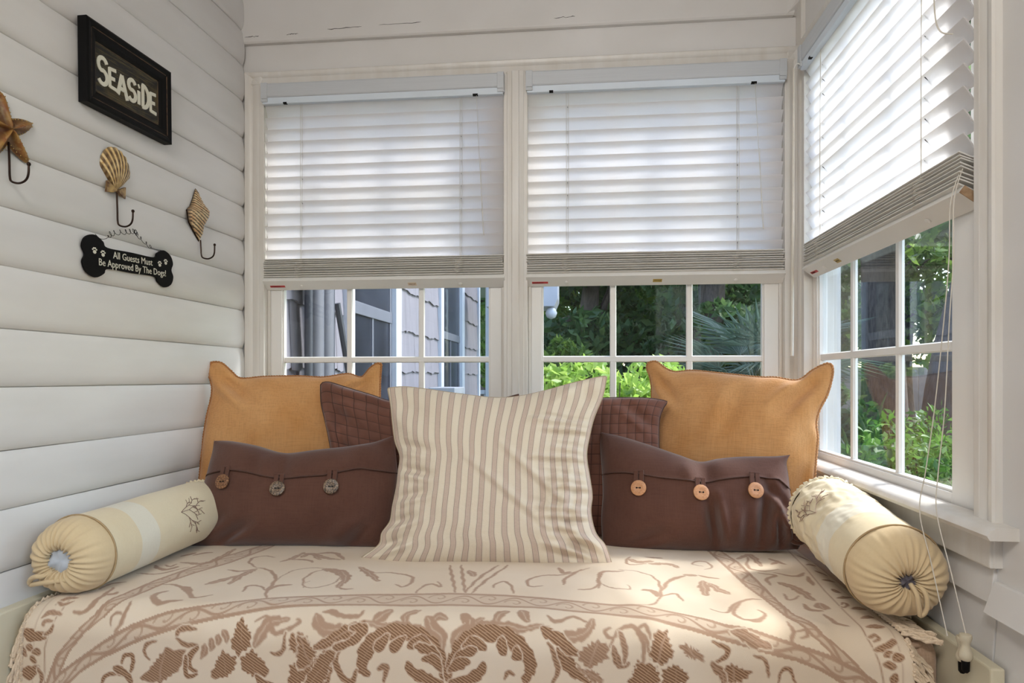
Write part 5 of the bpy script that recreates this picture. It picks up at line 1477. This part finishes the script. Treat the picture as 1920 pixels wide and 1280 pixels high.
coral(bR, .103, math.radians(148), .30, .07, 1.5, 3)
# drawstring ends
MB().tube(smooth_path([(.022, .012, -.004), (.030, -.006, -.02), (.032, -.008, -.05), (.024, -.002, -.068), (.018, -.006, -.05), (.012, -.004, -.02), (.006, .012, -.004)], 5), .0052, 6).build('drawstring_loop', 'bolster_tan', bR, smooth='all')
MB().tube(smooth_path([(-.02, .012, -.024), (-.035, .0, -.034), (-.055, -.002, -.036), (-.075, .006, -.048), (-.078, .012, -.060), (-.06, .006, -.056), (-.03, .0, -.05), (0, .004, -.046), (.03, .008, -.044)], 5), .0062, 7).build('drawstring_loop', 'bolster_tan', bL, smooth='all')

# ------------------------------------------------------------ out of doors
GZ = -.45
random.seed(23)
gk = NT('lawn'); f_ = gk.noise(gk.coord('Object'), 1.3, 5); f2_ = gk.noise(gk.coord('Object'), 30, 3)
c_ = gk.mix(gk.ramp(f_, .35, .65), lin(70, 92, 46), lin(112, 118, 76)); c_ = gk.mix(gk.math('MULTIPLY', gk.ramp(f2_, .4, .7), .5), c_, lin(52, 70, 34))
gk.l(c_, gk.b.inputs['Base Color']); gk.b.inputs['Roughness'].default_value = .95
tag(MB().box(-45, 70, 2.75, 90, GZ - .2, GZ).build('ground', gk.m), 'green lawn around the house', 'lawn', kind='structure')
tag(MB().box(-45, 90, 26, 31, GZ, GZ + .02).build('street', plain('asphalt', (176, 178, 184), .9, .05, 2)), 'pale grey street beyond the trees', 'street', kind='structure')

# shingled wing of the house, running away from the left window
M['shingle'] = plain('grey_shingle', (134, 131, 140), .75, .05, 5, bump=.15, stretch=(3, 3, .6), rgb2=(122, 119, 128))
M['ext_white'] = plain('exterior_white', (206, 210, 220), .5, .03, 6)
M['dark_glass'] = plain('dark_window_glass', (34, 37, 46), .25, .1, 2, rgb2=(56, 60, 72), spec=.2)
M['screen'] = plain('grey_sash', (110, 113, 124), .5, .04, 8)
hw_ = empty('house_wing', (-1.40, 2.75, GZ), (0, 0, 0), 'grey shingled house wing seen through the left window', 'house')
def hbox(nm, mat, x0, x1, y0, y1, z0, z1, par=None, bev=0):
    par = par or hw_
    o = MB().box(x0 + 1.40, x1 + 1.40, y0 - 2.75, y1 - 2.75, z0 - GZ, z1 - GZ).build(nm, mat, par, bevel=bev)
    return o
hbox('wall', plain('sheathing', (92, 90, 96), .9), -4.5, -1.40, 2.76, 9.0, GZ, 3.6)
hbox('roof', plain('roof', (96, 92, 92), .9, .08, 9), -4.7, -1.05, 2.76, 9.35, 3.6, 3.75)
WINS = ((3.85, 4.93), (6.5, 7.72))
course = .325; zz = GZ + .02; r_ = 0
while zz < 3.55:
    y = 2.78 - (r_ % 2) * .31
    while y < 8.95:
        a0, a1 = max(y, 2.78), min(y + .605, 8.93)
        segs = [(a0, a1)]
        if 0.75 < zz + course and zz < 2.45:
            for (w0, w1) in WINS:
                segs = [q for s_ in segs for q in ((s_[0], min(s_[1], w0 - .05)), (max(s_[0], w1 + .05), s_[1]))]
        for (p0, p1) in segs:
            if p1 - p0 < .03: continue
            n_ = max(4, int((p1 - p0) / .05)); b = MB()
            ph = random.random() * 6
            low = [(p0 + .003 + (p1 - p0 - .006) * i / n_, zz + .008 * math.sin(ph + 9 * i / n_ * (p1 - p0) / .6) + .004 * math.sin(ph * 2 + i * 2.1)) for i in range(n_ + 1)]
            vs = [(.022, q[0] - 2.75, q[1] - GZ) for q in low] + [(.006, q[0] - 2.75, zz + course + .02 - GZ) for q in low] + [(0.0, q[0] - 2.75, q[1] - GZ) for q in low]
            m_ = n_ + 1
            fs = [(i, i + 1, m_ + i + 1, m_ + i) for i in range(n_)] + [(i, 2 * m_ + i, 2 * m_ + i + 1, i + 1) for i in range(n_)]
            b.add(vs, fs); b.build('shingle', 'shingle', hw_)
        y += .605
    zz += course; r_ += 1
for (w0, w1) in WINS:
    wn = empty('sash_window', (0, 0, 0)); wn.parent = hw_
    for (a, b_, z0, z1, nm) in ((w0 - .06, w0 + .07, .70, 2.5, 'casing'), (w1 - .10, w1 + .05, .70, 2.5, 'casing'), (w0, w1, 2.38, 2.5, 'casing'), (w0 - .08, w1 + .08, .66, .72, 'sill')):
        hbox(nm, 'ext_white', -1.42, -1.355, a, b_, z0, z1, wn, .004)
    hbox('upper_pane', 'dark_glass', -1.43, -1.392, w0 + .12, w1 - .15, 1.62, 2.36, wn)
    hbox('lower_pane', 'dark_glass', -1.43, -1.398, w0 + .12, w1 - .15, .74, 1.56, wn)
    hbox('meeting_rail', 'screen', -1.43, -1.385, w0 + .08, w1 - .10, 1.55, 1.63, wn, .004)
    for a in (w0 + .07, w1 - .15): hbox('stile', 'screen', -1.43, -1.39, a, a + .05, .72, 2.38, wn)
    hbox('muntin', 'screen', -1.405, -1.393, (w0 + w1) / 2 - .02, (w0 + w1) / 2 + .01, .74, 2.36, wn)
hbox('corner_board', 'ext_white', -1.44, -1.36, 8.93, 9.03, GZ, 3.6, None, .004)
# pipes by the near corner
for (y, r, m_, nm) in ((3.115, .020, 'dark_pipe', 'conduit'), (3.19, .045, 'grey_pipe', 'downpipe'), (3.315, .048, 'grey_pipe', 'downpipe'), (3.40, .022, 'dark_pipe', 'conduit')):
    if m_ not in M: M[m_] = plain(m_, (62, 66, 76) if m_ == 'dark_pipe' else (112, 114, 124), .5, .05, 8)
    MB().tube([(.09, y - 2.75, 0), (.09, y - 2.75, 4.0)], r, 14).build(nm, m_, hw_, smooth=True)
hbox('pipe_strap', 'dark_pipe', -1.38, -1.255, 3.08, 3.43, 1.66, 1.72, None, .004)
MB().tube([(.10, .72, 2.0), (.22, 1.2, .3)], .018, 8).build('guy_wire', 'dark_pipe', hw_, smooth=True)
# utility box beside the wing
ub = empty('utility_box', (-1.13, 5.6, GZ), (0, 0, 0), 'small grey lidded utility box outside the left window', 'box')
MB().box(-.09, .09, -.2, .2, 0, 1.46).build('body', plain('box_grey', (186, 186, 192), .5, .05, 8), ub, bevel=.01)
MB().box(-.11, .11, -.23, .23, 1.46, 1.52).build('lid', plain('box_lid', (176, 178, 184), .5, .05, 8), ub, bevel=.008)
# porch at the end of the wing
pc = empty('porch', (-.9, 10.2, GZ), (0, 0, 0), 'white porch post and rails at the end of the shingled wing', 'porch')
for px_ in (-.50, .12): MB().box(px_ - .05, px_ + .05, -.05, .05, 0, 3.2).build('post', 'ext_white', pc, bevel=.006)
for z_ in (.75, 1.35): MB().box(-1.5, .12, -.03, .03, z_, z_ + .06).build('rail', 'ext_white', pc, bevel=.004)
for i in range(13): MB().box(-1.42 + i * .12, -1.39 + i * .12, -.015, .015, .78, 1.37).build('baluster', 'ext_white', pc)
MB().box(-1.5, .45, -.2, 1.8, 3.05, 3.2).build('eave', 'ext_white', pc, bevel=.01)
MB().prism([(-.7, .0), (.10, .0), (.14, .09), (.14, .5), (-.7, .5)], -.05, .5, 'y').build('gutter', plain('gutter_paint', (196, 196, 206), .5, .04, 8), hw_, bevel=.008).location = (1.0, 5.05, 1.98 - GZ)
MB().lathe([(.01, -.07), (.05, -.05), (.07, 0), (.05, .05), (.02, .07)], 18, 'z').build('globe_lamp', 'ext_white', hw_, smooth='all').location = (1.06, 5.10, 1.91 - GZ)

# ---- plants
def leaf_mat(name, a, b, c):
    k = NT(name)
    at = k.n('Attribute'); at.attribute_name = 'tint'
    r = k.n('ValToRGB'); k.l(at.outputs['Fac'], r.inputs[0])
    e = r.color_ramp.elements
    e[0].color = lin(*a); e[1].color = lin(*c); m = e.new(.5); m.color = lin(*b)
    k.l(r.outputs[0], k.b.inputs['Base Color']); k.b.inputs['Roughness'].default_value = .45
    tr = k.n('BsdfTranslucent'); k.l(r.outputs[0], tr.inputs[0])
    ms = k.n('MixShader'); ms.inputs[0].default_value = .5
    k.l(k.b.outputs[0], ms.inputs[1]); k.l(tr.outputs[0], ms.inputs[2]); k.l(ms.outputs[0], k.out.inputs[0])
    return k.m
M['leaf_tree'] = leaf_mat('leaf_tree', (48, 78, 34), (92, 128, 52), (160, 186, 88))
M['leaf_dark'] = leaf_mat('leaf_dark', (36, 62, 36), (66, 98, 54), (118, 146, 86))
M['leaf_bright'] = leaf_mat('leaf_bright', (104, 142, 56), (156, 190, 84), (204, 222, 128))
M['leaf_hedge'] = leaf_mat('leaf_hedge', (38, 76, 32), (80, 128, 54), (148, 182, 98))
M['bark'] = plain('bark', (96, 84, 80), .9, .12, 10, bump=.6, stretch=(4, 4, .8), rgb2=(60, 52, 50))
def leaves(points, size, tint, elong=2.2, normal=None):
    """one folded diamond leaf at every point"""
    n = len(points)
    d = rng.normal(size=(n, 3)); d[:, 2] -= .35; d /= np.linalg.norm(d, axis=1)[:, None]
    e = rng.normal(size=(n, 3)); e -= d * (e * d).sum(1)[:, None]; e /= np.linalg.norm(e, axis=1)[:, None]
    sz = size * rng.uniform(.6, 1.35, n)[:, None]
    nn = np.cross(d, e)
    a = points - d * sz * elong / 2; b = points + d * sz * elong / 2
    c1 = points + e * sz * .5 + nn * sz * .14; c2 = points - e * sz * .5 + nn * sz * .14
    co = np.stack([a, c1, b, c2], 1).reshape(-1, 3)
    q = np.arange(n)[:, None] * 4
    tris = np.concatenate([q + np.array([[0, 1, 2]]), q + np.array([[0, 2, 3]])])
    me = bpy.data.meshes.new('leaves')
    me.vertices.add(len(co)); me.vertices.foreach_set('co', co.ravel())
    me.loops.add(tris.size); me.loops.foreach_set('vertex_index', tris.ravel().astype(np.int32))
    me.polygons.add(len(tris)); me.polygons.foreach_set('loop_start', (np.arange(len(tris)) * 3).astype(np.int32)); me.update(calc_edges=True)
    at = me.attributes.new('tint', 'FLOAT', 'POINT'); at.data.foreach_set('value', np.repeat(tint, 4).astype(np.float32))
    return me
def clumps(centers, radii, n):
    k = len(centers); w = np.array(radii) ** 2; w = w / w.sum()
    i = rng.choice(k, n, p=w); u = rng.normal(size=(n, 3)); u /= np.linalg.norm(u, axis=1)[:, None]
    r = np.array(radii)[i][:, None] * rng.uniform(.55, 1.0, n)[:, None] ** .5
    return np.array(centers)[i] + u * r * np.array([1, 1, .85]), i
def tree(x, y, h, spread, label, mat='leaf_tree', n=9000, size=.11, trunk=.22, low=.3, lean=0):
    t = empty('tree', (x, y, GZ), (0, 0, 0), label, 'tree', 'trees in the garden')
    pth = [(lean * q * q * .01 + .12 * math.sin(q * .9 + x), .1 * math.cos(q + y), h * .8 * q / 8) for q in range(9)]
    MB().tube(pth, [trunk * (1.25 - .1 * q) for q in range(9)], 12).build('trunk', 'bark', t, smooth=True)
    cs, rs = [], []
    for i in range(34):
        a = random.uniform(0, 2 * PI); zz = h * random.uniform(low, 1.0); rr = spread * random.uniform(.15, 1) * (1 - .45 * abs(zz / h - .6))
        cs.append((math.cos(a) * rr + pth[6][0] * .7, math.sin(a) * rr, zz)); rs.append(spread * random.uniform(.22, .42))
    br = MB()
    for i in range(0, 34, 4):
        br.tube([pth[4 + i % 3], tuple((np.array(pth[4 + i % 3]) + np.array(cs[i])) / 2 + np.array((0, 0, .15))), cs[i]], [trunk * .35, trunk * .22, .02], 6)
    br.build('branches', 'bark', t, smooth=True)
    pts, ci = clumps(cs, rs, n)
    ct = rng.uniform(0, 1, len(cs))
    tint = np.clip(.28 * ct[ci] + .5 * rng.uniform(0, 1, n) + .15, 0, 1)
    o = link('foliage', leaves(pts, size, tint), mat, t); o['kind'] = 'stuff'
    return t
T = [(-1.6, 17, 7.5, 2.3, 'vine covered tree left of the middle window', 'leaf_tree', 9000, .13, .3), (.3, 14.5, 6.0, 1.9, 'dark leafy tree behind the gutter globe', 'leaf_dark', 9000, .12, .28),
     (2.4, 18, 7.5, 2.4, 'sunlit yellow green tree in the centre of the middle window', 'leaf_tree', 10000, .13, .25), (2.3, 12.4, 5.6, 1.25, 'tall ivy dark trunk tree in the middle window', 'leaf_dark', 8000, .10, .32),
     (4.6, 15.5, 6.5, 1.9, 'open branched tree at the right of the middle window', 'leaf_dark', 8000, .12, .22), (-3.2, 24, 8, 3, 'far green tree beyond the porch', 'leaf_tree', 7000, .18, .3),
     (6.6, 22, 8, 2.9, 'far pale green tree behind the right window trunks', 'leaf_tree', 8000, .17, .3), (9.6, 21, 8, 3.0, 'far tree at the near edge of the right window', 'leaf_tree', 7000, .17, .3),
     (1.0, 25, 9, 3.2, 'farthest tree filling the gap in the middle window', 'leaf_tree', 8000, .18, .3), (4.0, 26, 9, 3.3, 'farthest dark tree behind the palm', 'leaf_dark', 8000, .18, .3)]
for a in T:
    tree(*a[:4], a[4], a[5], a[6], a[7], a[8])
# two bare lower trunks seen through the right window
def big_trunk(label, pts, rads, crown_n, crown):
    o = pts[0]
    t = empty('shade_tree', o, (0, 0, 0), label, 'tree', 'shade trees outside the right window')
    P = smooth_path([tuple(np.array(p) - np.array(o)) for p in pts], 6)
    R = np.interp(np.linspace(0, 1, len(P)), np.linspace(0, 1, len(rads)), rads)
    MB().tube(P, list(R), 14).build('trunk', 'bark', t, smooth=True)
    tip = P[-1]; cs, rs, br = [], [], MB()
    for i in range(26):
        c = (tip.x + random.uniform(-2.2, 2.2), tip.y + random.uniform(-1.5, 1.5), random.uniform(*crown))
        cs.append(c); rs.append(random.uniform(.45, .8))
        if i % 3 == 0: br.tube([tuple(P[-6]), ((tip.x + c[0]) / 2, (tip.y + c[1]) / 2, (P[-6].z + c[2]) / 2 + .2), c], [.10, .06, .02], 6)
    br.build('branches', 'bark', t, smooth=True)
    pts_, ci = clumps(cs, rs, crown_n)
    o = link('foliage', leaves(pts_, .10, np.clip(rng.uniform(.1, .9, crown_n), 0, 1)), 'leaf_tree', t); o['kind'] = 'stuff'
big_trunk('thick straight shade tree outside the right window', [(4.3, 9.9, GZ), (4.25, 9.9, 1.5), (4.2, 9.9, 4.5), (4.2, 9.9, 6)], [.36, .27, .24, .2], 5000, (3.6, 7))
big_trunk('leaning shade tree outside the right window', [(4.30, 8.6, GZ), (4.45, 8.6, 1.3), (4.95, 8.6, 3.2), (5.5, 8.6, 5.5)], [.26, .20, .19, .14], 5000, (3.4, 6.5))

leafm = {}
def leaf_single(key, L, Wd, tint):
    n = 6; vs = []; fs = []
    for i in range(n + 1):
        u = i / n; w = Wd * math.sin(PI * u ** .8) * .5 + .0004; zc = -.25 * L * u * u
        vs += [(L * u, -w, zc + w * .35), (L * u, 0, zc), (L * u, w, zc + w * .35)]
    for i in range(n):
        for q in (0, 1): fs.append((i * 3 + q, i * 3 + q + 1, i * 3 + q + 4, i * 3 + q + 3))
    b = MB(); b.v = vs; b.f = fs
    me = b.mesh('leaf', smooth='all')
    at = me.attributes.new('tint', 'FLOAT', 'POINT'); at.data.foreach_set('value', [tint] * len(vs))
    return me
def shrub(label, x, y, rx, ry, ztop, mat, nl, nleaf, L, Wd, size, name='shrub', zlow=GZ):
    t = empty(name, (x, y, GZ), (0, 0, 0), label, name, 'garden shrubs')
    H = ztop - GZ; br = MB(); cs, rs = [], []
    for i in range(26):
        a = random.uniform(0, 2 * PI); r = math.sqrt(random.random())
        tip = (rx * r * math.cos(a), ry * r * math.sin(a), H * (1 - .35 * r * r) * random.uniform(.8, .97))
        br.tube([(tip[0] * .2, tip[1] * .2, 0), (tip[0] * .7, tip[1] * .7, tip[2] * .55), tip], [.014, .009, .003], 5)
        cs.append((tip[0], tip[1], tip[2] - .14)); rs.append(.24)
        cs.append((tip[0] * .9, tip[1] * .9, tip[2] * .6)); rs.append(.28)
    br.build('stems', 'bark', t, smooth=True)
    pts, ci = clumps(cs, rs, nl)
    o = link('foliage', leaves(pts, size, np.clip(.25 + .6 * rng.uniform(0, 1, nl), 0, 1), 2.6), mat, t); o['kind'] = 'stuff'
    tints = [leaf_single('leaf', L, Wd, q) for q in (.2, .5, .75, .95)]
    m_ = M[mat]
    cam_d = np.array((-x, -y, 0)); cam_d = cam_d / np.linalg.norm(cam_d)
    for i in range(nleaf):
        a = random.uniform(0, 2 * PI); r = random.uniform(.25, 1.02)
        p = np.array((rx * r * math.cos(a), ry * r * math.sin(a), 0))
        if p @ cam_d < -.1: p = -p
        p[2] = H * (1 - .35 * r * r) * random.uniform(.62, .93)
        o = link('leaf', tints[i % 4], m_, t)
        o.location = p
        o.rotation_euler = (random.uniform(-.5, .5), random.uniform(-.5, .7), random.uniform(0, 2 * PI))
    return t
shrub('bright lime green shrub close outside the middle window', .16, 4.55, .85, .6, 1.46, 'leaf_bright', 20000, 290, .10, .032, .034)
shrub('dense green hedge bush below the right window', 2.25, 4.5, .95, .6, 1.08, 'leaf_hedge', 9000, 260, .075, .030, .026)
shrub('dark low bush behind the lime green shrub', 1.25, 7.6, 1.1, .6, 1.15, 'leaf_dark', 6000, 0, .1, .04, .05)
shrub('dark bush at the foot of the shade trees', 3.1, 8.0, .9, .5, .95, 'leaf_dark', 6000, 0, .1, .04, .05)
shrub('dark bush far left of the middle window', -.6, 11.5, 1.4, .6, 1.9, 'leaf_tree', 7000, 0, .1, .04, .07)
shrub('dark thicket under the garden trees', 2.8, 13.6, 2.4, .7, 2.0, 'leaf_dark', 9000, 0, .1, .04, .08)
# fan palm
random.seed(5)
pm = empty('fan_palm', (1.62, 6.3, GZ), (0, 0, 0), 'grey green fan palm at the right of the middle window', 'palm')
MB().tube([(0, 0, 0), (.02, 0, .7), (0, 0, 1.25)], [.13, .12, .10], 10).build('trunk', 'bark', pm, smooth=True)
M['leaf_palm'] = leaf_mat('leaf_palm', (58, 78, 66), (84, 106, 90), (126, 146, 128))
def frond(L):
    b = MB(); n = 17; tn = []
    b.tube([(0, 0, 0), (L * .3, 0, .10), (L * .52, 0, .12)], [.010, .007, .005], 5); tn += [.6] * len(b.v)
    for i in range(n):
        a = -1.35 + 2.7 * i / (n - 1); ln = L * (.62 - .10 * abs(a)); w = .016; ca, sa = math.cos(a), math.sin(a)
        o = np.array((L * .5, 0, .12)); d = np.array((ca, sa, .10)); e = np.array((-sa, ca, 0))
        p = [o, o + d * ln * .5 + e * w, o + d * ln + np.array((0, 0, -.22 * ln)), o + d * ln * .5 - e * w, o + d * ln * .5 + np.array((0, 0, .012))]
        b.add(p, [(0, 1, 4), (1, 2, 4), (2, 3, 4), (3, 0, 4)]); tn += [.2 + .6 * ((i * 7) % 5) / 5] * 5
    me = b.mesh('frond'); at = me.attributes.new('tint', 'FLOAT', 'POINT'); at.data.foreach_set('value', tn); return me
fm = [frond(.9), frond(1.05)]
for i in range(22):
    o = link('frond', fm[i % 2], 'leaf_palm', pm)
    o.location = (0, 0, 1.2 + random.uniform(0, .35)); o.rotation_euler = (random.uniform(-.25, .25), random.uniform(-.8, .0), i * 2.4 + random.uniform(-.2, .2))
# strap leaved plant behind the hedge
sp_ = empty('strap_leaf_plant', (2.42, 5.9, GZ), (0, 0, 0), 'dark strap leaved plant behind the hedge bush', 'plant')
def strap(L):
    b = MB(); n = 8; vs = []; 
    for i in range(n + 1):
        u = i / n; w = .028 * (1 - u ** 2.5) + .002
        vs += [(L * .45 * u * u, -w, L * (u - .25 * u ** 3)), (L * .45 * u * u - .01, 0, L * (u - .25 * u ** 3)), (L * .45 * u * u, w, L * (u - .25 * u ** 3))]
    b.v = vs; b.f = [(i * 3 + q, i * 3 + q + 1, i * 3 + q + 4, i * 3 + q + 3) for i in range(n) for q in (0, 1)]
    me = b.mesh('strap', smooth='all'); at = me.attributes.new('tint', 'FLOAT', 'POINT'); at.data.foreach_set('value', [.3] * len(vs)); return me
sm_ = [strap(1.6), strap(1.85)]
for i in range(26):
    o = link('leaf', sm_[i % 2], 'leaf_dark', sp_); o.location = (random.uniform(-.12, .12), random.uniform(-.12, .12), 0); o.rotation_euler = (0, random.uniform(-.15, .3), random.uniform(0, 2 * PI))
# garden wall / neighbour fence across the street
fc = empty('board_fence', (10, 33, GZ), (0, 0, 0), 'brown grey fence across the street', 'fence')
fmesh = MB().box(-.24, .24, -.02, .02, 0, 2.1).mesh('fence_board')
fmat = plain('fence_wood', (126, 116, 112), .9, .08, 3)
for i in range(70):
    o = link('board', fmesh, fmat, fc); o.location = (-17.5 + i * .5, 0, random.uniform(-.02, .02))
